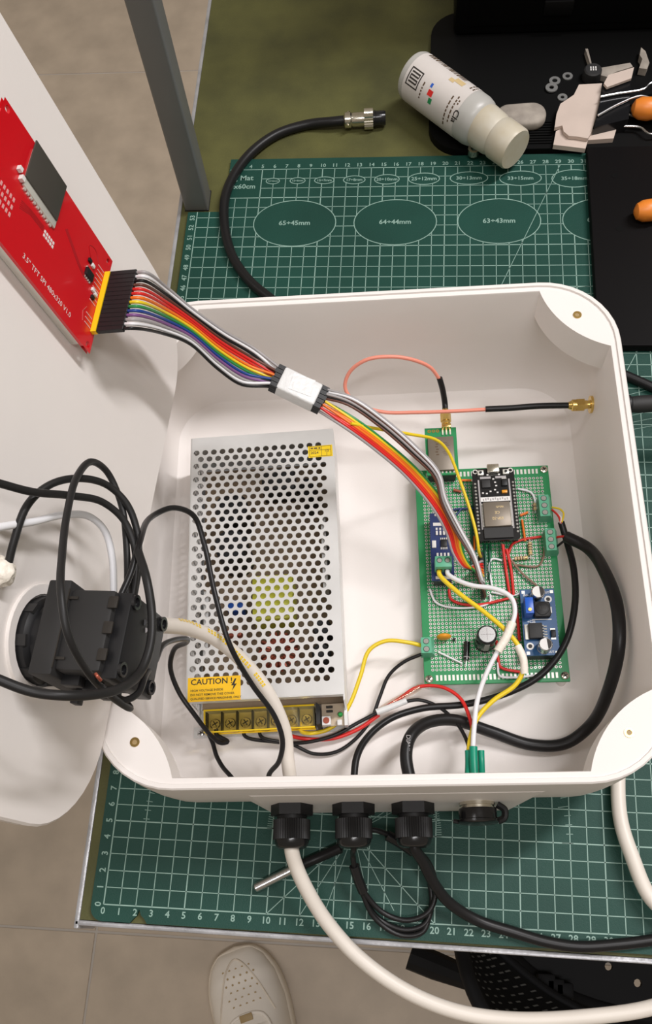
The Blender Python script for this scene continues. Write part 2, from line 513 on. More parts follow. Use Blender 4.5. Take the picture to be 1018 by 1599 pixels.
# corner bosses with threaded inserts
bc = {}
for sx in (-1, 1):
    for sy in (-1, 1):
        cx, cy, R = 16.4, 16.1, 5.9
        arc = []
        ax0, ay0 = HX - .6, HY - .6
        t0 = math.asin((ay0 - cy) / R); t1 = math.acos((ax0 - cx) / R)
        A0 = math.atan2(ay0 - cy, -math.sqrt(R * R - (ay0 - cy) ** 2)) % (2 * PI)
        A1 = math.atan2(-math.sqrt(R * R - (ax0 - cx) ** 2), ax0 - cx) % (2 * PI)
        arc = [(cx + R * math.cos(A0 + (A1 - A0) * k / 14), cy + R * math.sin(A0 + (A1 - A0) * k / 14)) for k in range(15)]
        ri = RC - .75
        rim = [(ax0 - ri + ri * math.cos(math.radians(90 * k / 8)), ay0 - ri + ri * math.sin(math.radians(90 * k / 8))) for k in range(9)]
        poly = [(sx * x, sy * y) for x, y in arc + rim]
        if sx * sy < 0: poly = poly[::-1]
        Geo().prism(poly, H - 2.4, H - .121).build('corner_boss', G['white_print'], box, ang=30)
        bc[(sx, sy)] = (sx * 12.75, sy * 12.85)
for (sx, sy), (x, y) in bc.items():
    ti = Geo().ring(.14, .26, H - .12, H - .08, T(x, y, 0), 20).build('threaded_insert', G['brass'], box)
    Geo().lathe([(.145, H - .119), (.145, H - .112)], T(x, y, 0), 16).build('screw_hole', G['lace_brown'], ti)
# flat pad that carries the glands
yf = -HY - 0.02
def padpoly(y, g0, g1, z0, z1):
    return [(g0[0], y, z0), (g0[1], y, z0), (g1[1], y, z1), (g1[0], y, z1)]
g = Geo()
a = padpoly(yf, (-6.7, 7.7), (-6.9, 8.6), 0.08, 7.6); b = [(-8.0, yf + 1.75, .08), (9.0, yf + 1.75, .08), (9.6, yf + .3, 8.2), (-8.0, yf + .3, 8.2)]
g.add(a + b, [(0, 1, 2, 3), (5, 4, 7, 6), (1, 0, 4, 5), (3, 2, 6, 7), (0, 3, 7, 4), (2, 1, 5, 6)])
g.build('gland_pad', G['white_print'], box, ang=20)

# ------------------------------------------------------------------ lid
lid = thing('box_cover', 'large white rounded lid standing tilted on the rim of the open box', 'lid', tuple(LB), LMAT)
lo = lambda i, z: [(x - 0.85, y + 15.25, zz) for x, y, zz in rr(15.65 - i, 15.25 - i, 5.0 - i, z)]
g = Geo().loft([lo(.25, -1.0), lo(0, -.8), lo(0, -.12), lo(.12, 0)], cap0=True, cap1=True)
g.build('lid_panel', G['white_print'], lid, ang=28)
Geo().ring(2.15, 2.6, 0.0, .18, T(-8.45, 7.45, 0), 36).build('printed_collar', G['white_print'], lid)
rnd = random.Random(3)
gb = bmesh.new(); bmesh.ops.create_icosphere(gb, subdivisions=3, radius=1.0)
for v in gb.verts:
    d = 1 + .18 * math.sin(5 * v.co.x + 2) * math.cos(6 * v.co.y) + .1 * math.sin(9 * v.co.z)
    v.co = V((v.co.x * .55, v.co.y * .6, v.co.z * .5)) * d
g = Geo().add([v.co.copy() for v in gb.verts], [tuple(v.index for v in f.verts) for f in gb.faces]); gb.free()
pb = onlid(2, 893, 0.45)
o = g.build('glue_blob', G['masking'], None, org=None, ang=60); o.location = W(pb)
tag(o, 'lumpy blob of white glue on the lid beside the black switch', 'glue')

# ------------------------------------------------------------------ red display board on the lid
disp = thing('display_module', 'red display circuit board mounted on the inside of the white lid', 'display module', tuple(lp(8.05, 10.0, 0)), LMAT)
DW, DL, DN = 5.55, 9.3, 0.75          # width along lid, length up the lid
def dl(px, py, off=DN):               # pixel -> display frame
    p = onlid(px, py, off) - lp(8.05, 10.0, 0)
    return V((p.dot(LY), p.dot(LU), p.dot(LN)))
Geo().rbox((0, DL / 2, .27), (DW - .3, DL - 1.1, .45), .05).build('screen_body', G['tin'], disp)
def plate_holes(w, l, z0, z1, holes, r):
    """board outline with four real corner holes: built from strips around them"""
    g = Geo(); m = .62
    g.box((w / 2 * 0, l / 2, (z0 + z1) / 2), (w, l - 2 * m, z1 - z0))
    g.box((0, m / 2, (z0 + z1) / 2), (w - 2 * m, m, z1 - z0)); g.box((0, l - m / 2, (z0 + z1) / 2), (w - 2 * m, m, z1 - z0))
    for sx in (-1, 1):
        for yy in (m / 2, l - m / 2):
            hole_cell(g, sx * (w / 2 - m / 2), yy, m, m, r, z0, z1)
    return g
def hole_cell(g, x, y, w, h, r, z0, z1, seg=12, bottom=True):
    angs = sorted([2 * PI * k / seg for k in range(seg)] + [math.atan2(sy * h, sx * w) % (2 * PI) for sx in (-1, 1) for sy in (-1, 1)])
    ang2 = []
    for a in angs:
        if not ang2 or a - ang2[-1] > 1e-4: ang2.append(a)
    n = len(ang2); vo, vi = [], []
    for a in ang2:
        c, s = math.cos(a), math.sin(a)
        k = min(w / 2 / abs(c) if abs(c) > 1e-9 else 1e9, h / 2 / abs(s) if abs(s) > 1e-9 else 1e9)
        vo.append((x + k * c, y + k * s)); vi.append((x + r * c, y + r * s))
    vs = [(p[0], p[1], z1) for p in vo] + [(p[0], p[1], z1) for p in vi] + [(p[0], p[1], z0) for p in vi] + [(p[0], p[1], z0) for p in vo]
    fs = []
    for i in range(n):
        j = (i + 1) % n
        fs.append((i, j, n + j, n + i)); fs.append((n + i, n + j, 2 * n + j, 2 * n + i))
        if bottom: fs.append((2 * n + i, 2 * n + j, 3 * n + j, 3 * n + i))
    g.add(vs, fs)
plate_holes(DW, DL, DN - .16, DN, None, .16).build('board', G['red_pcb'], disp, ang=20)
# memory card holder
sd = Geo().rbox((1.4, 5.9, DN + .06), (2.0, 2.45, .12), .03).build('card_slot', G['tin'], disp)
Geo().rbox((1.75, 5.98, DN + .16), (2.0, 2.5, .08), .03).build('memory_card', G['card'], sd)
g = Geo()
for k in range(9): g.box((.45, 4.95 + k * .25, DN + .04), (.34, .12, .08))
g.build('solder_pads', G['tin'], sd, ang=0)
g = Geo()
g.box((.55, 7.3, DN + .1), (.22, .2, .2)); g.box((.8, 7.55, DN + .1), (.2, .2, .18))
g.build('small_part', G['silk'], disp)
def pads(cx, cy, nx, ny, px, py, sx, sy, name='solder_pads', m='pinkish_silk'):
    g = Geo()
    for i in range(nx):
        for j in range(ny): g.box((cx + i * px, cy + j * py, DN + .012), (sx, sy, .024))
    g.build(name, G[m], disp, ang=0)
pads(-1.35, 7.3, 3, 6, .38, .22, .2, .1)
pads(-.35, 4.4, 2, 5, .2, .17, .14, .1, m='silk')
g = Geo()
for k in range(5):
    g.tube([V((-.6 + .1 * k, 6.9, DN + .004)), V((-.3 + .06 * k, 6.2, DN + .004)), V((-.25 + .06 * k, 5.2, DN + .004))], .022, 5, flat=.2)
g.tube(smooth([V((1.1, 3.9, DN)), V((.75, 3.2, DN)), V((.35, 2.4, DN)), V((.2, 1.9, DN))], 5), .12, 6, flat=.08)
g.tube(smooth([V((1.4, 1.6, DN)), V((1.9, 2.0, DN)), V((2.1, 1.5, DN)), V((1.7, 1.0, DN))], 5), .03, 6, flat=.15)
g.build('copper_trace', G['dark_red_trace'], disp, ang=0)
g = Geo().rbox((.55, 1.6, DN + .09), (.42, .6, .16), .02); g.build('chip', G['black_plastic'], disp)
g = Geo()
for k in range(4):
    for s in (-1, 1): g.box((.55 + s * .25, 1.38 + k * .15, DN + .04), (.12, .06, .06))
g.build('chip_pins', G['tin'], disp, ang=0)
for (x, y) in ((1.25, 1.75), (1.2, 1.45), (-.2, .9), (.1, .75), (.15, 1.0)):
    Geo().rbox((x, y, DN + .06), (.18, .24, .12), .02).build('small_part', G['black_plastic'] if x > 1.22 or x == -.2 else G['silk'], disp)
g = Geo()
for k in range(14):
    x = -1.65 + k * .254
    if k in (3, 4): continue
    g.box((x, .72 + .02 * (k % 3), DN + .012), (.05, .55, .02))
g.tube([V((-1.72, 1.15, DN + .01)), V((-1.3, 1.3, DN + .01)), V((-.9, 1.1, DN + .01))], .03, 5, flat=.3)
g.build('printed_lines', G['pinkish_silk'], disp, ang=0)
g = Geo()
g.text('3.5" TFT SPI 480x320 V1.0', .36, T(-2.2, 4.0, DN + .006) @ RZ(-90), 'CENTER', False)
g.build('printed_lettering', G['silk'], disp, ang=0)
hd = Geo().box((0, .28, DN + .15), (3.56, .25, .28)).build('pin_header', G['yellow_plastic'], disp)
g = Geo()
for k in range(14): g.box((-1.651 + k * .254, .28, DN + .33), (.07, .07, .1))
g.build('pins', G['gold'], hd, ang=0)

# ------------------------------------------------------------------ power supply
PO, PR = V((4.95, 10.3, 0.4)), 5.3
psu = thing('power_supply', 'silver perforated metal power supply inside the box, with a yellow caution sticker', 'power supply', tuple(PO), RZ(PR))
def pw(x, y, z): return PO + (RZ(PR) @ V((x, y, z)))
PWID, PLEN, PH = 9.55, 19.4, 4.35
Y1 = 1.35
g = Geo()
g.box((PWID / 2, PLEN / 2, .07), (PWID, PLEN, .12)); g.box((PWID - .05, PLEN / 2 + .5, PH / 2 - .05), (.1, PLEN - 1.0, PH - .25)); g.box((PWID / 2, PLEN - .05, PH / 2 - .1), (PWID, .1, PH - .3))
g.box((.1, .35, .2), (.9, .7, .14)); g.box((PWID - .1, .6, .9), (.2, 1.2, 1.8))
g.build('chassis', G['galv'], psu, ang=20)
# perforated cover
PX, PY, HR = .578, .497, .2
g = Geo(); zt = PH
rows = 33; yb = 2.35
for j in range(rows):
    y = yb + j * PY
    off = PX / 2 if j % 2 else 0.0
    x = .12
    ncol = 15
    xs0 = .14 + off
    if off: g.box((.14 + off / 2 - 0.0, y, zt - .04), (off, PY, .08))
    for i in range(ncol):
        hole_cell(g, xs0 + PX * (i + .5), y, PX, PY, HR, zt - .08, zt)
    xe = xs0 + PX * ncol
    g.box(((xe + PWID - .02) / 2, y, zt - .04), (PWID - .02 - xe, PY, .08))
ytop = yb + (rows - .5) * PY
g.box((PWID / 2 + .06, (ytop + PLEN) / 2, zt - .04), (PWID - .16, PLEN - ytop, .08))
g.box((PWID / 2 + .06, (Y1 + yb - .5 * PY) / 2, zt - .04), (PWID - .16, yb - .5 * PY - Y1, .08))
g.build('perforated_cover', G['galv'], psu, ang=25)
g = Geo()      # rounded bend + perforated side
n = 5
for k in range(n):
    a0, a1 = PI / 2 + PI / 2 * k / n, PI / 2 + PI / 2 * (k + 1) / n
    p = lambda a: (.14 + .14 * math.cos(a), zt - .14 + .14 * math.sin(a))
    (xa, za), (xb, zb) = p(a0), p(a1)
    g.quad((xa, Y1, za), (xa, PLEN, za), (xb, PLEN, zb), (xb, Y1, zb))
sub = Geo()
for j in range(36):
    y = 1.85 + j * PY
    off = PX / 2 if j % 2 else 0.0
    for i in range(5): hole_cell(sub, .5 + off + PX * (i + .5), y, PX, PY, HR, -.06, 0, 10, False)
    if off: sub.box((.5 + off / 2, y, -.03), (off, PY, .05))
    else: sub.box((.5 + 5 * PX + PX / 4, y, -.03), (PX / 2, PY, .05))
sub.box((.25 , PLEN / 2 + .6, -.03), (.5, PLEN - 1.3, .05)); sub.box((3.86, PLEN / 2 + .6, -.03), (.6, PLEN - 1.3, .05))
g.add(sub.v, sub.f, Mx(((0, 0, -1, 0), (0, 1, 0, 0), (1, 0, 0, .06), (0, 0, 0, 1))))
g.build('side_panel', G['galv'], psu, ang=25)
# insides seen through the holes
ins = Geo().box((PWID / 2, PLEN / 2 + .6, .55), (PWID - .5, PLEN - 2.2, .14)).build('inner_board', G['tan_pcb'], psu)
Geo().rbox((5.2, 8.2, 1.9), (2.6, 3.0, 2.6), .1).build('transformer', G['tape_lime'], psu)
tg = Geo()
for k in range(22):
    a = 2 * PI * k / 22
    c = V((5.4 + .85 * math.cos(a), 4.9 + .85 * math.sin(a), 2.0)); e = V((math.cos(a), math.sin(a), 0))
    tg.tube([c + (e * math.cos(q) + V((0, 0, 1)) * math.sin(q)) * .42 for q in [2 * PI * m / 8 for m in range(9)]], .09, 5)
tg.build('choke_coil', G['copper'], psu)
for (x, y, r, m) in ((2.6, 14.5, 1.1, 'black_plastic'), (2.6, 11.8, 1.1, 'black_plastic'), (7.6, 15.6, .7, 'black_gloss'), (8.2, 4.2, .6, 'black_plastic'), (8.3, 5.8, .6, 'black_plastic')):
    Geo().lathe([(r, .6), (r, 3.5), (r - .08, 3.6)], T(x, y, 0), 20).build('capacitor', G[m], psu)
Geo().box((8.6, 11.0, 2.0), (.3, 5.0, 2.8)).build('heat_sink', G['galv'], psu)
Geo().box((1.0, 6.5, 2.0), (.3, 4.5, 2.8)).build('heat_sink', G['galv'], psu)
Geo().rbox((5.6, 16.9, 1.6), (2.2, 1.6, 2.0), .1).build('filter_block', G['black_matte'], psu)
Geo().rbox((2.6, 8.3, 1.1), (1.1, .8, 1.2), .08).build('blue_capacitor', G['blue_part'], psu)
Geo().rbox((2.2, 6.4, 1.3), (1.6, .5, 1.2), .1).build('red_capacitor', G['copper'], psu)
# cover front lip
Geo().box((PWID / 2 + .05, Y1, zt - .28), (PWID - .16, .08, .5)).build('front_lip', G['galv'], psu)
# terminal block
tb = Geo().rbox((4.15, .62, .95), (6.7, 1.2, 1.2), .05).build('terminal_block', G['block_base'], psu)
g = Geo()
for k in range(8): g.box((.82 + k * .955, .6, 1.75), (.1, 1.2, .6))
g.build('divider', G['black_plastic'], tb, ang=0)
for k in range(7):
    x = 1.3 + k * .955
    M = T(x, .52, 1.55)
    sc = Geo().lathe([(.10, 0), (.33, .02), (.33, .14), (.28, .2)], M, 20)
    s0 = sc.build('terminal_screw', G['nickel'], tb)
    gx = Geo().box((0, 0, .205), (.4, .07, .02), M @ RZ(30)).box((0, 0, .205), (.07, .4, .02), M @ RZ(30))
    gx.build('screw_slot', G['ink'], tb, ang=0)
g = Geo()
g.add([(.7, -.05, 2.05), (7.55, -.05, 2.05), (7.55, 1.3, 2.25), (.7, 1.3, 2.25)], [(0, 1, 2, 3)])
g.add([(.7, -.08, 1.45), (7.55, -.08, 1.45), (7.55, -.05, 2.05), (.7, -.05, 2.05)], [(0, 1, 2, 3)])
for x in (.7, 7.55): g.add([(x, -.08, 1.45), (x, 1.3, 1.45), (x, 1.3, 2.25), (x, -.05, 2.05)], [(0, 1, 2, 3)])
g.build('clear_cover', G['amber_clear'], tb, ang=10)
g = Geo()
for (a, b) in (((.7, 1.27, 2.27), (7.55, 1.27, 2.27)), ((.7, -.06, 2.07), (7.55, -.06, 2.07)), ((.7, -.06, 1.5), (7.55, -.06, 1.5)), ((.72, -.05, 2.05), (.72, 1.28, 2.26))):
    g.cyl(a, b, .055, 6)
g.build('cover_edge', G['yellow_plastic'], tb)
Geo().prism([(7.65, 0.05), (7.9, .1), (7.9, 1.25), (7.65, 1.45)], .4, 2.2).build('end_bracket', G['black_matte'], psu)
eb = Geo().box((8.65, .75, 1.5), (1.4, 1.4, .14)).build('end_board', G['pale_pcb'], psu)
Geo().lathe([(.16, 1.57), (.16, 1.75), (.1, 1.85)], T(9.1, .72, 0), 14).build('indicator_lamp', G['led_green'], eb)
tp = Geo().rbox((8.25, .3, 1.8), (.55, .55, .5), .04).build('trimmer', G['silk'], eb)
Geo().lathe([(.2, 2.05), (.2, 2.09)], T(8.25, .3, 0), 14).build('trimmer_dial', G['copper'], tp)
for y in (.95, 1.22): Geo().cyl((8.25, y, 1.68), (8.65, y, 1.68), .08, 8).build('diode', G['ink'], eb)
Geo().rbox((9.05, .2, 1.7), (.3, .35, .3), .04).build('connector', G['silk'], eb)
g = Geo().lathe([(.22, 0), (.24, .1), (.15, .16)], T(.12, .28, .27), 16)
ms = g.build('mounting_screw', G['steel'], psu)
Geo().box((0, 0, .16), (.3, .06, .03), T(.12, .28, .27) @ RZ(20)).box((0, 0, .16), (.06, .3, .03), T(.12, .28, .27) @ RZ(20)).build('screw_slot', G['ink'], ms, ang=0)
# stickers
st = Geo().box((1.75, 2.05, zt + .012), (3.2, 1.5, .012)).build('caution_sticker', G['label_orange'], psu, label='yellow caution sticker with black lettering')
Z = zt + .024
g = Geo()
g.text('CAUTION !', .5, T(.32, 2.5, Z), 'LEFT', True)
g.text('HIGH VOLTAGE INSIDE', .19, T(.32, 1.98, Z), 'LEFT', True)
g.text('DO NOT REMOVE THIS COVER', .19, T(.32, 1.72, Z), 'LEFT', True)
g.text('QUALIFIED SERVICE PERSONNEL ONLY', .175, T(.32, 1.47, Z), 'LEFT', True)
g.add([(3.0, 2.62, Z), (2.78, 2.2, Z), (2.93, 2.2, Z), (2.82, 1.85, Z), (3.12, 2.3, Z), (2.97, 2.3, Z), (3.1, 2.62, Z)], [(0, 1, 2, 3, 4, 5, 6)])
g.build('sticker_lettering', G['ink'], st, ang=0)
s2 = Geo().box((0, 0, zt + .012), (1.6, .85, .012), T(PWID - .9, 17.75, 0) @ RZ(1)).build('date_sticker', G['label_yellow'], psu, label='small yellow date sticker')
g = Geo()
Mq = T(PWID - .9, 17.75, Z)
g.box((-.55, .24, 0), (.16, .1, .004), Mq).box((-.3, .24, 0), (.22, .1, .004), Mq).box((-.05, .24, 0), (.12, .1, .004), Mq); g.text('2024', .26, Mq @ T(-.38, -.1, 0), 'CENTER', True)
g.text('1 2', .22, Mq @ T(.42, .0, 0), 'CENTER', True)
for (x, y, w, h) in ((0, .38, 1.4, .025), (0, -.36, 1.4, .025), (0, .1, 1.4, .025), (-.7, 0, .025, .75), (.7, 0, .025, .75), (.08, 0, .025, .75), (.42, -.12, .025, .45)):
    g.box((x, y, 0), (w, h, .004), Mq)
g.build('sticker_lettering', G['ink_soft'], s2, ang=0)
# ------------------------------------------------------------------ perforated circuit board
CO, CR = V((19.1, 14.0, 0.4)), 3.6
BZ0, BZ1 = 1.25, 1.41                    # board underside / top above the box floor
CWID, CLEN = 8.95, 15.1
brd = thing('circuit_board', 'green perforated prototype board with rows of tinned pads, screwed to the box floor', 'circuit board', tuple(CO), RZ(CR))
def cl(px, py, z):                       # pixel at bench height z -> board frame
    return RZ(-CR) @ (at(px, py, z) - CO)
def bw3(x, y, z): return CO + (RZ(CR) @ V((x, y, z)))
ZB = CO.z + BZ1                          # bench height of the board's face
Geo().rbox((CWID / 2, CLEN / 2, (BZ0 + BZ1) / 2), (CWID, CLEN, BZ1 - BZ0), .02, seg=1).build('board', G['green_pcb'], brd, ang=20)
g, gd = Geo(), Geo()
def ringpad(x, y):
    n = 8; zz = BZ1 + .006
    vi = [(x + .05 * math.cos(2 * PI * k / n), y + .05 * math.sin(2 * PI * k / n), zz) for k in range(n)]
    vo = [(x + .094 * math.cos(2 * PI * k / n), y + .09 * math.sin(2 * PI * k / n), zz) for k in range(n)]
    g.add(vi + vo, [(k, (k + 1) % n, n + (k + 1) % n, n + k) for k in range(n)])
    gd.add([(p[0], p[1], zz - .002) for p in vi], [tuple(range(n - 1, -1, -1))[::-1]])
nx, ny = 32, 53
for i in range(nx):
    for j in range(ny): ringpad(.55 + i * .254, .95 + j * .254)
for i in range(nx - 2):
    for y in (.42, CLEN - .42): g.box((.8 + i * .254, y, BZ1 + .006), (.14, .36, .01))
g.build('solder_pads', G['tin'], brd, ang=0, kind='stuff')
gd.build('pad_holes', G['ink'], brd, ang=0, kind='stuff')
for (x, y) in ((.3, .35), (CWID - .3, .35), (.3, CLEN - .35), (CWID - .3, CLEN - .35)):
    Geo().cyl((x, y, 0), (x, y, BZ0), .3, 16).build('standoff', G['white_print'], brd)
    s_ = Geo().lathe([(.24, BZ1), (.25, BZ1 + .1), (.16, BZ1 + .16)], T(x, y, 0), 16).build('screw', G['nickel'], brd)
    Geo().box((0, 0, 0), (.3, .06, .03), T(x, y, BZ1 + .165) @ RZ(25)).box((0, 0, 0), (.06, .3, .03), T(x, y, BZ1 + .165) @ RZ(25)).build('screw_slot', G['ink'], s_, ang=0)
# board-mounted parts ------------------------------------------------
def term(px, py, n, facing, m='term_green', z=None):
    c = cl(px, py, CO.z + BZ1 + .9)
    L = .51 * n
    M = T(c.x, c.y, BZ1)
    if facing == 'y': M = M @ RZ(90)
    t = Geo().prism([(-.42, 0), (.42, 0), (.42, .55), (.22, 1.0), (-.42, 1.0)], -L / 2, L / 2, M @ Mx(((1, 0, 0, 0), (0, 0, 1, 0), (0, 1, 0, 0), (0, 0, 0, 1)))).build('terminal_block', G[m], brd, ang=20)
    for k in range(n):
        y = -L / 2 + .255 + k * .51
        Geo().lathe([(.20, .98), (.20, 1.015)], M @ T(-.1, y, 0), 16).build('screw_well', G['dark_green'], t)
        Geo().lathe([(.16, .99), (.16, 1.025)], M @ T(-.1, y, 0), 14).box((-.1, y, 1.03), (.06, .26, .02), M).build('screw', G['dull_tin'], t)
    return c
tA = term(852, 790, 3, 'x'); tB = term(862, 843, 3, 'x'); tC = term(668, 1008, 2, 'x')
# electrolytic capacitor, disc capacitor, diodes, resistors
c = cl(756, 1005, CO.z + BZ1)
cap = Geo().lathe([(.55, BZ1), (.62, BZ1 + .08), (.62, BZ1 + .2), (.58, BZ1 + .28), (.62, BZ1 + .36), (.62, BZ1 + 1.75), (.56, BZ1 + 1.85)], T(c.x, c.y, 0), 28).build('electrolytic_capacitor', G['black_gloss'], brd)
Geo().lathe([(.5, BZ1 + 1.84), (.5, BZ1 + 1.865)], T(c.x, c.y, 0), 28).build('capacitor_top', G['steel'], cap)
Geo().box((0, 0, BZ1 + 1.87), (.8, .03, .01), T(c.x, c.y, 0)).box((0, 0, BZ1 + 1.87), (.03, .8, .01), T(c.x, c.y, 0)).build('score_mark', G['grey_wire'], cap, ang=0)
Geo().box((0, -.615, BZ1 + 1.05), (.3, .03, 1.2), T(c.x, c.y, 0)).build('polarity_stripe', G['grey_wire'], cap)
c = cl(693, 995, CO.z + BZ1 + .4)
gb = bmesh.new(); bmesh.ops.create_uvsphere(gb, u_segments=20, v_segments=12, radius=1.0)
Geo().add([V((v.co.x * .46, v.co.y * .2, v.co.z * .42)) + V((c.x, c.y, BZ1 + .5)) for v in gb.verts], [tuple(v.index for v in f.verts) for f in gb.faces]).build('disc_capacitor', G['orange_disc'], brd, ang=60); gb.free()
def axial(p, q, r, name, m, band=None, zz=.2):
    a, b = cl(*p, ZB), cl(*q, ZB); a.z = b.z = BZ1 + zz
    d = (b - a); e = d.normalized()
    o = Geo().cyl(a + d * .2, b - d * .2, r, 12).build(name, G[m], brd)
    Geo().tube([V((a.x, a.y, BZ1)), a + V((0, 0, -.02)), a + d * .2, ], .035, 6).tube([b - d * .2, b, V((b.x, b.y, BZ1))], .035, 6).build('lead_wire', G['tin'], o)
    if band:
        for t_, bm_ in band: Geo().cyl(a + d * (.2 + .6 * t_) - e * .03, a + d * (.2 + .6 * t_) + e * .03, r + .006, 12).build('colour_band', G[bm_], o)
axial((729, 995), (727, 1042), .19, 'diode', 'black_gloss', [(.85, 'grey_wire')], .24)
axial((826, 843), (828, 875), .13, 'resistor', 'resistor', [(.2, 'brown_wire'), (.4, 'ink'), (.6, 'brown_wire'), (.85, 'brass')])
axial((796, 875), (830, 872), .13, 'resistor', 'resistor', [(.2, 'brown_wire'), (.4, 'brown_wire'), (.6, 'ink'), (.85, 'brass')])
axial((834, 785), (835, 802), .11, 'resistor', 'resistor', [(.5, 'brown_wire')])
axial((706, 999), (712, 1001), .1, 'small_diode', 'black_gloss')
# hook-up wires soldered across the board
def jump(pts, r, m, name='hookup_wire', z=.16):
    P = []
    for p in pts:
        q = cl(p[0], p[1], ZB + (p[2] if len(p) > 2 else z)); P.append(q)
    Geo().tube(smooth(P, 5), r, 7).build(name, G[m], brd, ang=60)
jump([(791, 857, .6), (798, 890), (802, 930)], .10, 'red_wire'); jump([(785, 850, .7), (790, 890), (796, 930)], .10, 'red_wire')
jump([(796, 842, .9), (815, 905), (840, 930)], .08, 'tan_wire') if False else None
jump([(783, 848, .6), (795, 870, .3), (815, 895, .25), (842, 918, .2)], .075, 'tan_wire')
jump([(805, 882), (840, 884), (848, 872), (850, 855)], .07, 'tan_wire')
jump([(845, 838), (815, 843), (800, 850), (794, 865)], .09, 'red_wire')
jump([(808, 763), (830, 770), (838, 795)], .075, 'white_wire')
jump([(812, 805), (824, 800)], .09, 'orange_wire'); jump([(815, 812), (820, 845)], .08, 'orange_wire')
jump([(784, 875), (768, 873), (764, 885), (768, 915)], .075, 'white_wire')
jump([(671, 920), (680, 940), (700, 948), (745, 948), (765, 940), (765, 928)], .075, 'white_wire')
jump([(701, 920), (704, 935), (720, 943), (750, 944), (800, 933)], .095, 'red_wire')
jump([(803, 935), (808, 965), (811, 1000)], .10, 'red_wire')
jump([(775, 1000, .4), (778, 1030), (782, 1042), (815, 1050)], .095, 'red_wire')
jump([(777, 1035), (780, 1055), (795, 1058), (850, 1053)], .075, 'white_wire')
jump([(684, 1018), (722, 1036)], .06, 'white_wire')
jump([(768, 925), (800, 930), (815, 925)], .07, 'white_wire')
for (x, y0_, y1_) in ((736, 790, 890), (741, 800, 895), (757, 850, 905), (764, 850, 905)): jump([(x, y0_), (x + 1, (y0_ + y1_) / 2), (x, y1_)], .08, 'dark_green')
jump([(703, 797), (715, 795), (740, 794)], .08, 'navy_pcb'); jump([(703, 815), (720, 795)], .07, 'navy_pcb')
jump([(720, 750), (736, 750)], .08, 'orange_wire'); jump([(708, 765), (720, 768)], .1, 'copper')
jump([(741, 838), (741, 860)], .09, 'orange_wire')
# socket strip where the ribbon lands
hz = cl(752, 905, ZB)
Geo().rbox((hz.x, hz.y + .1, BZ1 + .42), (.25, 3.0, .84), .02).build('pin_socket', G['black_plastic'], brd)

# ------------------------------------------------------------------ microcontroller board
EO, ER = V((22.28, 23.35, 0)), 4.3
EZ = ZB + 1.05
esp = thing('microcontroller_board', 'narrow black microcontroller board with a tan metal shield, plugged into the green board', 'microcontroller', (EO.x, EO.y, EZ), RZ(ER))
EWD, ELN = 2.75, 5.25
plate = Geo()
plate.prism([(.15, 0), (EWD - .15, 0), (EWD, .15), (EWD, ELN - .2), (EWD - .2, ELN), (.2, ELN), (0, ELN - .2), (0, .15)], 0, .14)
plate.build('board', G['black_gloss'], esp, ang=20)
Geo().rbox((EWD / 2, 1.75, .29), (1.72, 1.75, .3), .06).build('metal_shield', G['shield'], esp)
Geo().box((EWD / 2, .5, .21), (1.85, .75, .12)).build('antenna_tab', G['black_matte'], esp)
g = Geo()
Mt = T(EWD / 2, 1.75, .445) @ RZ(180)
g.text('ESP-32', .26, Mt @ T(0, .32, 0), 'CENTER', True); g.text('CE', .26, Mt @ T(0, -.1, 0), 'CENTER', True); g.text('Wi-Fi', .22, Mt @ T(-.2, -.5, 0), 'CENTER', True)
g.build('shield_lettering', G['resistor'], esp, ang=0)
Geo().box((EWD / 2, 2.95, .15), (1.9, .32, .03)).build('printed_band', G['silk'], esp)
g = Geo()
for k in range(11): g.box((.6 + k * .155, 2.95 + .04 * ((k * 7) % 3 - 1), .168), (.09, .16, .004))
g.build('band_marks', G['grey_wire'], esp, ang=0)
for x in (.38, EWD - .38): Geo().box((x, 2.6, .145), (.1, 3.6, .01)).build('printed_line', G['grey_wire'], esp)
for x in (.85, 1.85): Geo().box((x, 4.55, .145), (.7, .16, .01)).build('printed_line', G['grey_wire'], esp)
us = Geo().rbox((EWD / 2, ELN - .12, .27), (.78, .6, .28), .06).build('usb_socket', G['nickel'], esp)
for x in (.55, EWD - .55):
    b = Geo().rbox((x, ELN - .38, .22), (.4, .34, .18), .03).build('push_button', G['tin'], esp)
    Geo().lathe([(.09, .3), (.09, .36)], T(x, ELN - .38, 0), 12).build('button_cap', G['black_plastic'], b)
Geo().rbox((.85, 4.05, .2), (.55, .55, .12), .02).build('chip', G['black_matte'], esp)
Geo().rbox((2.05, 4.1, .22), (.35, .5, .16), .02).build('voltage_regulator', G['black_plastic'], esp)
Geo().box((2.05, 4.38, .18), (.3, .1, .08)).build('regulator_tab', G['tin'], esp)
Geo().rbox((2.0, 3.42, .22), (.35, .2, .16), .02).build('tantalum_capacitor', G['orange_disc'], esp)
for x, y in ((1.35, 4.4), (1.45, 4.15), (1.5, 3.9), (1.4, 3.6), (1.55, 3.4), (.6, 3.4), (.85, 3.35), (1.1, 3.5), (.65, 4.75), (1.0, 4.72), (1.75, 4.72), (2.1, 4.74)):
    Geo().box((x, y, .18), (.12, .08, .08)).build('small_part', G['silk'], esp)
for x in (.14, EWD - .14):
    hs = Geo().box((x, 2.35, -.5), (.25, 4.1, .95)).build('pin_strip', G['black_plastic'], esp)
    g = Geo()
    for k in range(15): g.lathe([(.085, .14), (.07, .2)], T(x, .55 + k * .254, 0), 8)
    g.build('solder_dots', G['dull_tin'], hs, ang=0)
g = Geo()
for k in range(17):
    for x in (.47, EWD - .47): g.box((x, .98 + k * .1, .18), (.1, .05, .1))
g.build('edge_pads', G['tin'], esp, ang=0)
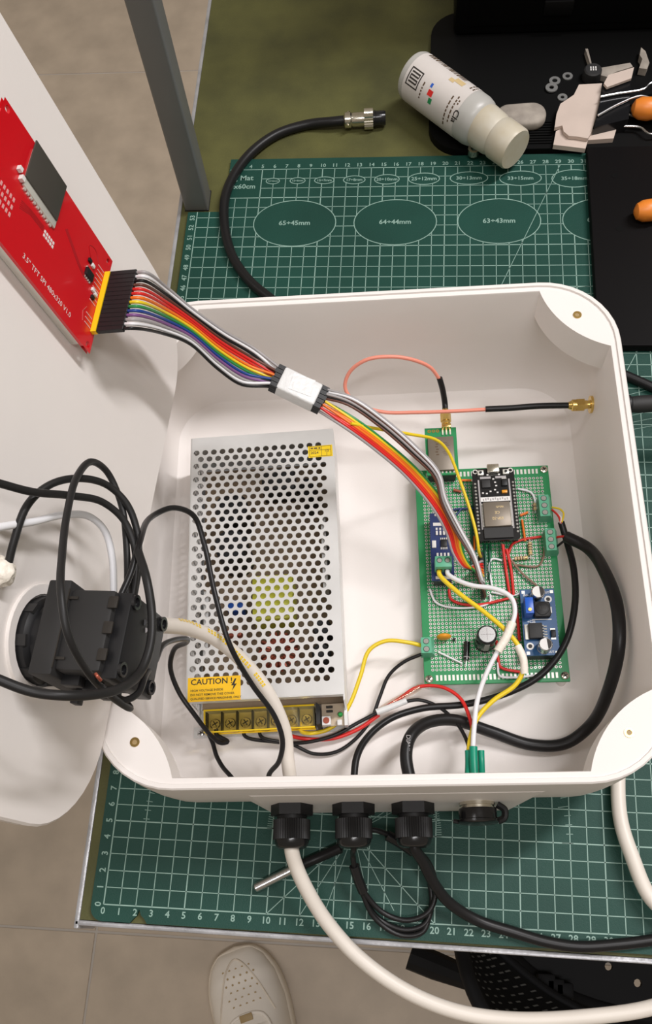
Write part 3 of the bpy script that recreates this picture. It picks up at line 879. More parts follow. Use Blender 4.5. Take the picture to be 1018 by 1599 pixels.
for x in (.22, EWD - .22): Geo().ring(.11, .17, .141, .15, T(x, ELN - .22, 0), 14).build('mounting_ring', G['tin'], esp)

# ------------------------------------------------------------------ radio module
LZ = ZB + 1.0
LO = at(666.5, 744, LZ)
lora = thing('radio_module', 'small radio module with engraved tan metal shield and gold antenna socket, at the board edge', 'radio module', tuple(LO), RZ(3.6))
Geo().rbox((1.06, 1.8, .07), (2.12, 3.6, .14), .01, seg=1).build('board', G['green_pcb'], lora, ang=20)
Geo().rbox((1.02, 1.5, .26), (1.72, 2.55, .26), .05).build('metal_shield', G['shield'], lora)
g = Geo()
Ml = T(1.02, 1.5, .395)
for k in range(6): g.box((-.3 + .05 * (k % 2), .9 - k * .2, 0), (.18, .1, .004), Ml)
for k in range(9): g.box((.25 + .07 * (k % 3), .8 - k * .12, 0), (.35, .03, .004), Ml)
g.build('shield_lettering', G['ink_soft'], lora, ang=0)
for x in (.3, .58, .86): Geo().ring(.05, .12, .141, .16, T(x, 3.35, 0), 10).build('solder_pad', G['gold'], lora)
g = Geo()
for k in range(7): g.lathe([(.085, .14), (.06, .2)], T(.28 + k * .254, .18, 0), 8)
g.build('solder_dots', G['tin'], lora, ang=0)
Geo().box((1.05, .18, -.45), (1.8, .25, .85)).build('pin_strip', G['black_plastic'], lora)
sma = Geo().rbox((1.45, 3.55, .3), (.62, .3, .5), .04).build('antenna_socket', G['gold'], lora)
g = Geo()
for x in (1.2, 1.45, 1.7): g.box((x, 3.25, .19), (.1, .5, .09))
g.build('socket_legs', G['tin'], sma, ang=0)
Geo().lathe([(.30, 0), (.30, .5), (.27, .55), (.30, .6)], T(1.45, 3.68, .3) @ RX(-90), 16).build('socket_barrel', G['gold'], sma)

# ------------------------------------------------------------------ blue transceiver module
RZ_ = ZB + .95
RO = at(674, 908, RZ_)
rs = thing('transceiver_module', 'slim dark blue transceiver module with a two-way green screw terminal', 'transceiver', tuple(RO), RZ(2.6))
RL, RWd = 4.75, 1.45
Geo().rbox((RWd / 2, RL / 2, .07), (RWd, RL, .14), .01, seg=1).build('board', G['navy_pcb'], rs, ang=20)
tb_ = Geo().rbox((RWd / 2, .92, .62), (1.05, .75, .95), .04).build('screw_terminal', G['term_green'], rs)
for x in (-.25, .25):
    Geo().lathe([(.19, 1.08), (.19, 1.11)], T(RWd / 2 + x, 1.0, 0), 16).build('screw_well', G['dark_green'], tb_)
    Geo().lathe([(.14, 1.1), (.14, 1.12)], T(RWd / 2 + x, .97, 0), 12).build('screw', G['dull_tin'], tb_)
    Geo().box((RWd / 2 + x, .54, .5), (.36, .03, .4)).build('wire_entry', G['ink'], tb_)
Geo().rbox((.85, 2.55, .22), (.4, .5, .16), .02).build('chip', G['black_plastic'], rs)
g = Geo()
for k in range(4):
    for s in (-1, 1): g.box((.67 + k * .12, 2.55 + s * .33, .17), (.06, .16, .06))
g.build('chip_pins', G['tin'], rs, ang=0)
for k in range(4):
    Geo().rbox((.42 + k * .23, 3.3, .19), (.13, .3, .1), .015).build('small_part', G['silk'], rs)
    Geo().rbox((.42 + k * .23, 1.75, .19), (.13, .26, .1), .015).build('small_part', G['silk'], rs)
    Geo().box((.42 + k * .23, 3.62, .15), (.12, .16, .02)).build('printed_mark', G['silk'], rs)
Geo().rbox((.22, 2.5, .2), (.26, .5, .14), .02).build('indicator_lamp', G['silk'], rs)
Geo().box((.7, 3.95, .145), (1.0, .22, .01)).build('printed_box', G['silk'], rs)
Geo().box((RWd / 2, .2, .145), (.95, .2, .01)).build('printed_box', G['silk'], rs)
for y in (.15, RL - .15): Geo().box((RWd / 2, y, -.42), (1.1, .25, .82)).build('pin_strip', G['black_plastic'], rs)
g = Geo()
for k in range(4): g.lathe([(.085, .14), (.06, .2)], T(.36 + k * .254, RL - .15, 0), 8)
g.build('solder_dots', G['tin'], rs, ang=0)

# ------------------------------------------------------------------ blue voltage converter
VZ = ZB + .95
VO = at(819.5, 1025, VZ)
vc = thing('voltage_converter', 'blue voltage converter module with round dark inductor and two silver capacitors', 'voltage converter', tuple(VO), RZ(3.4))
VW, VL = 2.12, 4.35
Geo().rbox((VW / 2, VL / 2, .07), (VW, VL, .14), .01, seg=1).build('board', G['blue_pcb'], vc, ang=20)
def can(x, y):
    c_ = Geo().lathe([(.42, .15), (.42, .3), (.38, .33), (.42, .37), (.42, .95), (.37, 1.02)], T(x, y, 0), 24).build('capacitor_can', G['steel'], vc)
    Geo().lathe([(.36, 1.015), (.36, 1.03)], T(x, y, 0), 24).build('can_top', G['silk'], c_)
    pts = [(.36 * math.cos(a), .36 * math.sin(a)) for a in [(-75 + 150 * k / 12) * PI / 180 for k in range(13)]]
    Geo().prism(pts, 1.03, 1.036, T(x, y, 0) @ RZ(5)).build('polarity_mark', G['ink'], c_)
can(.98, 3.85); can(1.15, .45)
ind = Geo().rbox((1.2, 2.85, .42), (1.05, 1.05, .55), .18).build('inductor', G['black_matte'], vc)
Geo().lathe([(.42, .69), (.42, .74), (.38, .76)], T(1.2, 2.85, 0), 24).build('inductor_core', G['grey_rubber'], ind)
Geo().text('330', .3, T(1.2, 2.85, .765), 'CENTER', True).build('inductor_lettering', G['ink'], ind, ang=0)
for s in (-1, 1): Geo().box((1.2 + s * .56, 2.85, .25), (.12, .4, .3)).build('inductor_tab', G['silk'], ind)
Geo().box((1.2, 2.32, .145), (1.2, .06, .012)).build('printed_line', G['silk'], vc)
tp = Geo().rbox((.36, 2.95, .62), (.5, 1.05, .95), .03).build('trimmer', G['blue_part'], vc)
Geo().lathe([(.11, 1.09), (.11, 1.17)], T(.36, 2.65, 0), 14).build('trimmer_screw', G['brass'], tp)
reg = Geo().rbox((.72, 1.5, .33), (.82, .98, .4), .04).build('regulator_chip', G['black_matte'], vc)
Geo().rbox((.2, 1.5, .2), (.24, .98, .1), .02).build('regulator_tab', G['tin'], reg)
g = Geo()
for k in range(5): g.tube([V((1.13, 1.14 + k * .18, .35)), V((1.22, 1.14 + k * .18, .33)), V((1.26, 1.14 + k * .18, .18)), V((1.45, 1.14 + k * .18, .17))], .045, 6)
g.build('regulator_pins', G['tin'], reg)
Geo().rbox((1.8, 1.35, .25), (.28, .45, .22), .03).build('diode', G['black_plastic'], vc)
for y in (1.05, 1.65): Geo().box((1.8, y, .16), (.3, .12, .06)).build('solder_pad', G['tin'], vc)
for (x, y) in ((1.7, 3.65), (.35, .6)):
    r_ = Geo().ring(.13, .23, .141, .155, T(x, y, 0), 20).build('mounting_ring', G['silk'], vc)
    Geo().lathe([(.13, .142), (.13, .146)], T(x, y, 0), 16).build('hole', G['ink'], r_)
g = Geo()
for (x, y) in ((.2, 4.15), (1.95, 4.15), (.2, .15), (1.95, .15)): g.box((x, y, .15), (.2, .2, .02))
g.build('corner_pads', G['tin'], vc, ang=0)
g = Geo()
g.text('IN+', .22, T(.35, 3.95, .15), 'CENTER', True); g.text('OUT+', .2, T(1.65, 4.1, .15), 'CENTER', True); g.text('OUT-', .2, T(1.6, .2, .15), 'CENTER', True); g.text('+C25', .22, T(.55, 2.18, .15), 'CENTER', True)
g.build('printed_lettering', G['silk'], vc, ang=0)
for y in (.15, VL - .15): Geo().box((VW / 2, y, -.42), (2.0, .25, .82)).build('pin_strip', G['black_plastic'], vc)
# ------------------------------------------------------------------ cables
def pts_of(spec, z=None):
    out = []
    for p in spec:
        if isinstance(p, V): out.append(p)
        elif len(p) == 4: out.append(onlid(p[0], p[1], p[2]))      # (px, py, off-lid, 'L')
        else: out.append(at(p[0], p[1], p[2]))
    return out
def cable(name, label, cat, spec, r, m, seg=12, group=None, n=7):
    P = pts_of(spec)
    o = Geo().tube(smooth(P, n), r, seg).build(name, G[m], None, org=P[0], ang=60)
    return tag(o, label, cat, group)
def seg_tube(parent, name, spec, r, m, seg=12, n=6, rs=None):
    return Geo().tube(smooth(pts_of(spec), n), r, seg, rs=rs).build(name, G[m], parent, world=True, ang=60)
L = 'L'
# --- glands on the front of the box
GZ = 3.9
def gland(x, label):
    t = thing('cable_gland', label, 'cable gland', tuple(bxw(x, yf, GZ)), RZ(BOXR) @ RX(90), 'black cable glands on the front of the box')
    hexp = [(1.22 * math.cos(PI / 6 + k * PI / 3), 1.22 * math.sin(PI / 6 + k * PI / 3)) for k in range(6)]
    Geo().prism([(1.22 * math.cos(k * PI / 3), 1.22 * math.sin(k * PI / 3)) for k in range(6)], .0, .62).build('hex_flange', G['black_plastic'], t, ang=20)
    Geo().lathe([(.86, .62), (.86, .85)], None, 24).build('threaded_neck', G['black_plastic'], t)
    pr = []
    n = 44
    for k in range(n * 2):
        a = PI * k / n; rr_ = 1.06 if k % 2 else 1.0
        pr.append((rr_ * math.cos(a), rr_ * math.sin(a)))
    Geo().prism(pr, .85, 1.95).build('ribbed_nut', G['black_plastic'], t, ang=20)
    Geo().lathe([(1.0, 1.95), (.97, 2.15), (.88, 2.33), (.7, 2.45), (.45, 2.47)], None, 28).build('domed_end', G['black_gloss'], t)
    return t
gx = (-5.1, -1.55, 1.85)
gland(gx[0], 'black ribbed cable gland gripping the thick white cable')
gland(gx[1], 'middle black ribbed cable gland, with the thin looped probe lead')
gland(gx[2], 'black ribbed cable gland gripping the thick black cable')
def gin(x): return bxw(x, -HY + .7, GZ)
def gout(x): return bxw(x, yf - 2.44, GZ)
# capped round socket
sk = thing('panel_socket', 'round panel socket closed by a black rubber cap, beside the glands', 'socket', tuple(bxw(5.5, yf, GZ)), RZ(BOXR) @ RX(90))
Geo().lathe([(1.0, 0), (1.02, .18), (.95, .2), (.95, .28), (1.0, .3), (1.0, .38), (.9, .4)], None, 30).build('metal_ring', G['nickel'], sk)
Geo().lathe([(1.05, .36), (1.08, .45), (1.08, .95), (1.18, 1.0), (1.18, 1.12), (1.05, 1.2), (.6, 1.26)], None, 30).build('rubber_cap', G['black_gloss'], sk)
Geo().tube(smooth([V((1.1, 0, 1.05)), V((1.45, .05, .9)), V((1.5, .1, .45)), V((1.1, .1, .15))], 6), .2, 8).build('cap_strap', G['black_rubber'], sk)
Geo().tube([V((-1.1, 0, 1.08)), V((-1.4, 0, 1.02))], .12, 8).build('cap_tab', G['black_rubber'], sk)

# --- mains cable: outside
wc = thing('mains_cable', 'thick white mains cable running from the gland over the bench edge', 'cable', tuple(gout(gx[0])))
a = gout(gx[0])
seg_tube(wc, 'outer_sheath', [a + V((0, .5, 0)), a, (462, 1352, 3.3), (482, 1395, 2.4), (512, 1442, 1.5), (560, 1495, 0.9), (635, 1548, 0.5), (715, 1580, 0.3), (800, 1592, 0.2), (905, 1589, 0.2), (1018, 1573, 0.3),
                              (1085, 1545, .8), (1112, 1500, 1.3), (1080, 1452, 1.35), (1018, 1405, 1.1), (986, 1335, 1.1), (969, 1280, 0.9), (965, 1215, 0.6), (970, 1160, .46), V((33.4, 15, .46)), V((34.2, 20, .46))], .43, 'white_rubber', 16, 8)
# mains cable: inside
wi = thing('inner_mains_cable', 'thick white cable inside the box, bending over the power supply to the switch', 'cable', tuple(gin(gx[0])))
wpts = [bxw(gx[0], -HY + .72, GZ + .1), (449, 1185, 4.6), (444, 1140, 5.6), (420, 1085, 7.2), (388, 1042, 8.6), (345, 1003, 10.4), (298, 982, 12.8), (251, 976, 15.6)]
seg_tube(wi, 'outer_sheath', wpts, .40, 'white_rubber', 16, 8)
seg_tube(wi, 'black_core', [(255, 974, 15.4), (240, 972, 16.4), (224, 972, 5.1, L)], .16, 'black_rubber', 8)
seg_tube(wi, 'grey_core', [(254, 980, 15.4), (240, 984, 16.2), (226, 984, 5.1, L)], .13, 'grey_wire', 8)
Pm = smooth(pts_of(wpts), 10)
g = Geo()
for k in range(34, 66):
    if k % 9 in (3, 4): continue
    p = Pm[k]; dd = (Pm[k + 1] - p); sd_ = dd.cross(V((0, 0, 1))).normalized(); up_ = sd_.cross(dd).normalized()
    for o_ in (-.09, .03):
        q_ = p + up_ * .405 + sd_ * o_; e_ = dd.normalized() * min(.09, dd.length * .35)
        g.quad(q_ - e_, q_ - e_ + sd_ * .09, q_ + e_ + sd_ * .09, q_ + e_)
g.build('faded_print', G['yellow_plastic'], wi, world=True, ang=0, kind='stuff')

# --- thick black cable (outside, gland 3) and inside
bo = gout(gx[2])
cable('black_cable', 'thick black cable snaking from a gland along the front edge of the mat', 'cable',
      [bo + V((0, .6, 0)), bo, (660, 1345, 3.2), (678, 1380, 2.2), (702, 1410, 1.3), (745, 1437, .6), (800, 1455, .4), (855, 1471, .38), (905, 1478, .38), (960, 1475, .38), (1018, 1468, .38), (1150, 1445, .38)], .33, 'black_rubber', 16)
bi = thing('sensor_cable', 'thick black printed cable curving along the box wall up to the screw terminals', 'cable', tuple(gin(gx[2])))
sp = [bxw(gx[2], -HY + .72, GZ), (634, 1180, 3.9), (641, 1150, 3.7), (664, 1130, 3.0), (706, 1124, 2.2), (765, 1142, 1.4), (830, 1163, 1.0), (882, 1161, 1.2), (922, 1132, 2.0), (950, 1078, 4.6), (966, 1010, 6.6), (964, 950, 6.8), (945, 895, 5.6), (918, 856, 3.9), (884, 838, 3.4)]
seg_tube(bi, 'outer_sheath', sp, .37, 'black_rubber', 16, 8)
seg_tube(bi, 'red_core', [(886, 838, 3.2), (876, 838, 2.9), (866, 840, 2.4)], .08, 'red_wire', 7)
seg_tube(bi, 'black_core', [(886, 840, 3.2), (874, 850, 2.9), (866, 856, 2.4)], .08, 'black_rubber', 7)
M = frame(at(636, 1168, 3.9) + V((0, 0, .375)), at(634, 1190, 3.9) - at(637, 1150, 3.9), V((1, 0, 0)))
Geo().text('DIANLAN', .36, frame(at(636.5, 1168, 4.2), at(636, 1185, 4.2) - at(637.5, 1150, 4.2), at(650, 1168, 4.2) - at(636, 1168, 4.2)) @ T(0, 0, .0), 'CENTER').build('printed_lettering', G['grey_wire'], bi, world=True, ang=0)
# --- medium black cable
b2 = thing('probe_cable', 'slim black cable circling the green board from a screw terminal to the middle gland', 'cable', tuple(gin(gx[1])))
seg_tube(b2, 'outer_sheath', [bxw(gx[1], -HY + .72, GZ), (557, 1182, 3.6), (575, 1150, 3.0), (610, 1122, 2.4), (660, 1106, 2.0), (725, 1100, 1.8), (790, 1083, 2.2), (843, 1055, 2.7), (880, 1010, 2.9), (897, 950, 2.9), (896, 890, 2.7), (884, 842, 2.3), (876, 815, 2.6)], .215, 'black_rubber', 12)
seg_tube(b2, 'red_core', [(876, 817, 3.0), (872, 806, 2.8), (862, 796, 2.4)], .07, 'red_wire', 7)
seg_tube(b2, 'yellow_core', [(877, 816, 3.0), (880, 802, 2.9), (874, 795, 2.7), (862, 792, 2.4)], .06, 'yellow_wire', 7)
seg_tube(b2, 'white_core', [(875, 817, 3.0), (876, 808, 2.9), (866, 800, 2.5)], .06, 'white_wire', 7)

# --- temperature probe outside
pr = thing('temperature_probe', 'steel temperature probe with coiled thin black lead below the middle gland', 'probe', tuple(gout(gx[1])))
p0, p1 = at(398, 1387, .35), at(458, 1357, .42)
d = (p1 - p0).normalized()
Geo().tube([p0, p0 + d * .06, p1], .29, 16, rs=[.24, .29, .29]).build('steel_tip', G['steel'], pr, world=True)
seg_tube(pr, 'sleeve', [p1 - d * .15, p1 + d * .5, (500, 1338, .5), (532, 1324, .8)], .31, 'black_rubber', 12)
o0 = gout(gx[1])
seg_tube(pr, 'lead', [o0 + V((0, .5, 0)), o0, (551, 1336, 2.8), (556, 1365, 1.9), (570, 1395, 1.2), (598, 1425, .7), (635, 1437, .6), (668, 1425, .7), (680, 1395, .8), (672, 1352, 1.0), (645, 1322, 1.3), (610, 1305, 1.7), (582, 1296, 2.1), (560, 1300, 2.2), (545, 1312, 1.8), (532, 1324, .9), (526, 1327, .8)], .16, 'black_rubber', 10)
seg_tube(pr, 'lead', [(556, 1362, 1.7), (568, 1400, .9), (592, 1435, .35), (632, 1452, .3), (664, 1442, .3), (674, 1408, .45), (664, 1358, .8), (640, 1328, 1.1), (606, 1309, 1.4)], .16, 'black_rubber', 10)
seg_tube(pr, 'lead', [(562, 1385, 1.3), (584, 1432, .55), (625, 1460, .25), (660, 1455, .25), (672, 1425, .3)], .16, 'black_rubber', 10)
seg_tube(pr, 'shrink_sleeve', [(553, 1352, 2.2), (559, 1372, 1.75), (567, 1392, 1.25)], .31, 'black_gloss', 12)
seg_tube(pr, 'shrink_sleeve', [(604, 1304, 1.75), (625, 1316, 1.5), (645, 1330, 1.2)], .33, 'black_gloss', 12)

# --- aviation plug with black cable at the back of the bench
av = thing('aviation_plug', 'round metal multi-pin plug on a thick black cable, lying on the olive bench top', 'plug', tuple(at(600, 184, .5)))
pa, pb_ = at(537, 188, .45), at(602, 184, .45)
ax = (pb_ - pa).normalized(); Ma = ax.to_track_quat('Z', 'Y').to_matrix().to_4x4(); Ma.translation = pa
Lp = (pb_ - pa).length
f_ = lambda q: q * Lp
Geo().lathe([(.45, f_(0)), (.6, f_(.03)), (.6, f_(.16)), (.5, f_(.2))], Ma, 20).build('cable_clamp', G['nickel'], av, world=True)
for s in (-1, 1): Geo().cyl(pa + ax * f_(.1) + V((0, s * .5, .1)), pa + ax * f_(.1) + V((0, s * .78, .1)), .12, 10).build('clamp_screw', G['nickel'], av, world=True)
Geo().lathe([(.5, f_(.18)), (.55, f_(.24)), (.55, f_(.5))], Ma, 20).build('plug_body', G['nickel'], av, world=True)
kn = [(.78 if k % 2 else .72) for k in range(48)]
Geo().prism([(kn[k] * math.cos(2 * PI * k / 48), kn[k] * math.sin(2 * PI * k / 48)) for k in range(48)], f_(.49), f_(.7), Ma).build('knurled_ring', G['nickel'], av, world=True, ang=20)
Geo().lathe([(.6, f_(.7)), (.6, f_(.76)), (.56, f_(.77)), (.56, f_(.97)), (.5, f_(1.0))], Ma, 20).build('plug_tip', G['black_gloss'], av, world=True)
seg_tube(av, 'cable', [pa + ax * .3, (520, 190, .4), (478, 195, .1), (430, 211, .1), (386, 245, .25), (355, 296, .42), (350, 345, .42), (362, 398, .42), (388, 437, .42), (418, 463, .42), (460, 492, .42), (520, 505, .42), (600, 508, .42)], .385, 'black_rubber', 16, 8)

# --- coax pigtail
cx_ = thing('antenna_pigtail', 'looped pink coaxial pigtail with gold connectors between radio module and box wall', 'cable', tuple(at(697, 660, 3.3)))
wallp = bxw(HX - .78, 0, 0)
wp = at(928, 632, 4.9)
axw = RZ(BOXR) @ V((1, 0, 0))
q0 = LO + (RZ(3.6) @ V((1.45, 4.3, .3)))
qd = RZ(3.6) @ V((0, 1, 0))
Mg = qd.to_track_quat('Z', 'Y').to_matrix().to_4x4(); Mg.translation = q0 - qd * .35
Geo().prism([(.36 * math.cos(k * PI / 3), .36 * math.sin(k * PI / 3)) for k in range(6)], 0, .62, Mg).build('connector_nut', G['gold'], cx_, world=True, ang=20)
Geo().lathe([(.26, .6), (.24, .85), (.2, .95)], Mg, 16).build('connector_tail', G['gold'], cx_, world=True)
e0 = q0 + qd * .5
seg_tube(cx_, 'sleeve', [e0, e0 + qd * .5 + V((0, 0, .1)), (691, 608, 4.1), (686, 590, 4.8)], .2, 'black_rubber', 12)
pk = [(686, 592, 4.7), (672, 574, 5.6), (645, 562, 6.4), (610, 557, 6.9), (572, 562, 6.9), (546, 581, 6.2), (539, 606, 5.4), (556, 629, 4.8), (596, 643, 4.4), (650, 644, 4.3), (710, 642, 4.4), (765, 639, 4.5)]
seg_tube(cx_, 'pink_coax', pk, .125, 'pink_wire', 10, 8)
eW = at(892, 633, 4.9)
seg_tube(cx_, 'sleeve', [(758, 639, 4.5), (800, 637, 4.55), (840, 634, 4.6), eW], .2, 'black_rubber', 12)
Mw = axw.to_track_quat('Z', 'Y').to_matrix().to_4x4(); Mw.translation = eW
Lw = (wp - eW).length
Geo().lathe([(.22, -.2), (.3, 0), (.38, .05), (.38, .3), (.33, .35)], Mw, 16).build('connector_tail', G['gold'], cx_, world=True)
Geo().prism([(.43 * math.cos(k * PI / 3), .43 * math.sin(k * PI / 3)) for k in range(6)], .3, .8, Mw).build('connector_nut', G['gold'], cx_, world=True, ang=20)
Geo().lathe([(.3, .8), (.26, 1.05), (.3, Lw - .3), (.56, Lw - .3), (.56, Lw - .1), (.3, Lw - .05)], Mw, 20).build('wall_flange', G['gold'], cx_, world=True)
an = thing('antenna', 'black stub antenna screwed to the outside wall of the box', 'antenna', tuple(bxw(HX + .05, 9.7, 4.9)), RZ(BOXR))
Geo().lathe([(.45, 0), (.45, .5), (.62, .6), (.62, 1.6), (.5, 1.7)], RY(90), 20).build('swivel_base', G['black_plastic'], an)
Geo().lathe([(.5, 1.6), (.56, 2.2), (.45, 9), (.4, 11), (.2, 11.2)], RY(90), 20).build('whip', G['black_matte'], an)
cable('stray_black_cable', 'black cable crossing the mat beside the antenna', 'cable', [V((31.8, 38.5, .35)), (1000, 596, .35), (1018, 604, .35), V((38, 35.5, .35)), V((42, 35, .35))], .33, 'black_rubber')

# --- ribbon from the display to the taped joint
RC14 = ['grey_wire', 'white_wire', 'black_rubber', 'brown_wire', 'red_wire', 'red_wire', 'orange_wire', 'yellow_wire', 'green_wire', 'blue_wire', 'purple_wire', 'grey_wire', 'white_wire', 'black_rubber']
rb = thing('jumper_ribbon', 'rainbow jumper ribbon from the red display board down to the white taped joint', 'ribbon cable', tuple(lp(8.05, 10.28, 1.2)))
hp = lambda k, o: lp(8.05 + 1.651 - k * .254, 10.28, o)
hs = []
for k in range(14):
    c = hp(k, 0)
    Mh = LMAT.copy(); Mh.translation = hp(k, 1.78)
    Geo().rbox((0, 0, 0), (.245, .25, 1.42), .02, Mh, seg=1).build('housing', G['black_plastic'], rb, world=True)
top = [(262, 450, 18.6), (300, 482, 16.8), (350, 517, 14.6), (398, 545, 13.0), (440, 571, 12.4)]
bot = [(255, 521, 18.4), (298, 538, 16.4), (340, 576, 14.2), (378, 601, 12.8), (424, 611, 12.2)]
tj0, tj1 = V(at(433, 592, 12.2)), V(at(499, 624, 11.4))
tx = (tj1 - tj0).normalized(); ty = V((0, 0, 1)).cross(tx).normalized(); tz = tx.cross(ty)
for k in range(14):
    q = k / 13
    P = [hp(k, 2.42), hp(k, 2.9) + V((0, 0, -.02))]
    for (a, b) in zip(top, bot):
        w = q
        pa_ = at(a[0] + (b[0] - a[0]) * w, a[1] + (b[1] - a[1]) * w, a[2] + (b[2] - a[2]) * w + .05 * math.sin(k * 2.1))
        P.append(pa_)
    P[-1] = tj0 - tx * .15 + ty * (.62 - 1.24 * q) + tz * (.22 if k % 3 == 0 else (-.05 if k % 3 == 1 else -.3))
    P.append(P[-1] + tx * .4)
    seg_tube(rb, 'wire', P, .084, RC14[k], 7, 6)
# taped joint
tj = thing('taped_joint', 'block of white tape binding the plug housings of two jumper ribbons', 'taped joint', tuple((tj0 + tj1) / 2))
Mj = frame((tj0 + tj1) / 2, tx, ty); Mj.translation = (tj0 + tj1) / 2
LJ = (tj1 - tj0).length
Geo().rbox((0, 0, 0), (LJ - .3, 1.5, .95), .12, Mj, seg=3).build('tape_wrap', G['tape_white'], tj, world=True)
Geo().rbox((.1, .1, .485), (LJ * .5, 1.1, .03), .01, Mj @ RZ(6), seg=1).build('tape_end', G['tape_white'], tj, world=True)
for k in range(5):
    y = -.6 + k * .3
    for s, dx in ((-1, .08 * (k % 2)), (1, .05 * (k % 3))):
        for zz in (-.26, .02, .3):
            Geo().box((s * (LJ / 2 - .02 + dx), y, zz), (.5, .26, .25), Mj).build('plug_housing', G['black_plastic'], tj, world=True)
# --- second ribbon down to the green board
r2 = thing('lower_jumper_ribbon', 'rainbow jumper ribbon curving from the white taped joint onto the green board', 'ribbon cable', tuple(tj1))
lowA = [  # rainbow strand
    (545, 660, 10.8), (590, 693, 9.6), (642, 738, 8.0), (687, 792, 6.4), (708, 832, 5.2), (715, 862, 4.5), (728, 884, 3.9)]
cols = ['grey_wire', 'red_wire', 'red_wire', 'orange_wire', 'orange_wire', 'yellow_wire', 'green_wire']
tn = V((-.78, .62, 0))
for k, c in enumerate(cols):
    P = [tj1 + tx * -.05 + ty * (-.55 + .12 * k) + tz * (.1 if k % 2 else -.2)]
    for i, (x, y, z) in enumerate(lowA):
        p = at(x, y, z); a_ = at(lowA[max(i - 1, 0)][0], lowA[max(i - 1, 0)][1], z); b_ = at(lowA[min(i + 1, 6)][0], lowA[min(i + 1, 6)][1], z)
        dd = (b_ - a_); dd.z = 0; dd.normalize(); nn = V((-dd.y, dd.x, 0))
        sprd = .135 if i < 5 else (.10 if i < 6 else .06)
        P.append(p + nn * ((k - 3) * sprd) + V((0, 0, .03 * (k % 2))))
    P.append(bw3(hz.x, hz.y + .9 - k * .2, BZ1 + .9))
    P.append(bw3(hz.x, hz.y + .9 - k * .2, BZ1 + .6))
    seg_tube(r2, 'wire', P, .085, c, 7, 6)
lowB = [(548, 624, 11.6), (598, 658, 10.6), (646, 700, 9.4), (683, 740, 8.2), (694, 780, 7.0), (716, 825, 5.8), (740, 868, 5.0), (752, 905, 4.2)]
for k, c in enumerate(['grey_wire', 'white_wire', 'brown_wire', 'grey_wire', 'black_rubber', 'brown_wire']):
    P = [tj1 + ty * (.6 - .1 * k) + tz * (.3 - .1 * (k % 3))]
    for i, (x, y, z) in enumerate(lowB):
        p = at(x, y, z)
        sp_ = .09 if i < 3 else (.07 if i < 6 else .04)
        P.append(p + V((.75, .66, 0)) * ((2.0 - k) * sp_) + V((0, 0, -.12 * (k // 2))))
    P.append(bw3(hz.x + .05, hz.y - .35 - k * .22, BZ1 + .9)); P.append(bw3(hz.x + .05, hz.y - .35 - k * .22, BZ1 + .6))
    seg_tube(r2, 'wire', P, .08, c, 7, 6)
seg_tube(r2, 'wire', [(597, 671, 9.6), (640, 678, 8.6), (683, 688, 7.2), (700, 706, 6.4), (718, 750, 5.4), (735, 800, 4.6), (744, 835, 4.2), (748, 862, 3.6), bw3(hz.x, hz.y + 1.3, BZ1 + .6)], .10, 'yellow_wire', 8, 7)
seg_tube(r2, 'wire', [(548, 661, 10.9), (575, 667, 10.2), (597, 671, 9.6)], .10, 'yellow_wire', 8, 7)

# --- low-voltage leads in the front of the box
cable('yellow_lead', 'yellow lead bowing from the power supply terminals to the small green terminal', 'wire', [pw(6.6, .4, 1.5), pw(6.65, -.15, 1.35), (500, 1143, 1.3), (523, 1132, 1.4), (545, 1102, 1.8), (563, 1055, 2.3), (576, 1016, 2.6), (602, 1001, 2.7), (636, 1003, 2.6), (662, 1009, 2.3)], .13, 'yellow_wire', 10)
fj = thing('spliced_leads', 'red and black leads joined by a whitish taped splice in front of the board', 'wire', tuple(at(590, 1110, 1.4)))
seg_tube(fj, 'red_lead', [pw(5.75, .2, 1.4), pw(5.75, -.2, 1.2), (480, 1154, 1.0), (520, 1153, 1.0), (560, 1138, 1.1), (592, 1116, 1.3)], .13, 'red_wire', 9)
seg_tube(fj, 'black_lead', [pw(3.0, .2, 1.4), pw(3.1, -.25, 1.2), (425, 1158, 1.0), (470, 1160, 1.15), (520, 1149, 1.3), (560, 1128, 1.4), (592, 1111, 1.5)], .12, 'black_rubber', 9)
seg_tube(fj, 'tape_splice', [(588, 1113, 1.4), (615, 1095, 1.55), (640, 1082, 1.65), (656, 1072, 1.8)], .2, 'clear_sleeve', 10, rs=None)
seg_tube(fj, 'tape_splice', [(588, 1112, 1.7), (610, 1104, 1.75), (635, 1094, 1.85)], .2, 'tape_white', 10)
seg_tube(fj, 'red_core', [(590, 1112, 1.4), (622, 1092, 1.6), (652, 1073, 1.8), (690, 1073, 2.0), (718, 1090, 2.2), (733, 1120, 2.6), (739, 1150, 2.9), (741, 1180, 3.2)], .115, 'red_wire', 9)
seg_tube(fj, 'black_core', [(630, 1096, 1.85), (655, 1093, 1.8), (685, 1104, 1.8), (712, 1128, 2.2), (728, 1155, 2.7), (735, 1180, 3.1)], .115, 'black_rubber', 9)
cable('thin_black_lead', 'thin black lead swinging from behind the white cable up to the small green terminal', 'wire', [pw(4.0, .2, 1.4), pw(4.1, -.3, 1.1), (455, 1162, .9), (490, 1177, .7), (525, 1174, .7), (556, 1153, .8), (580, 1122, 1.0), (593, 1088, 1.2), (607, 1055, 1.6), (630, 1034, 2.0), (662, 1020, 2.3)], .115, 'black_rubber', 9)
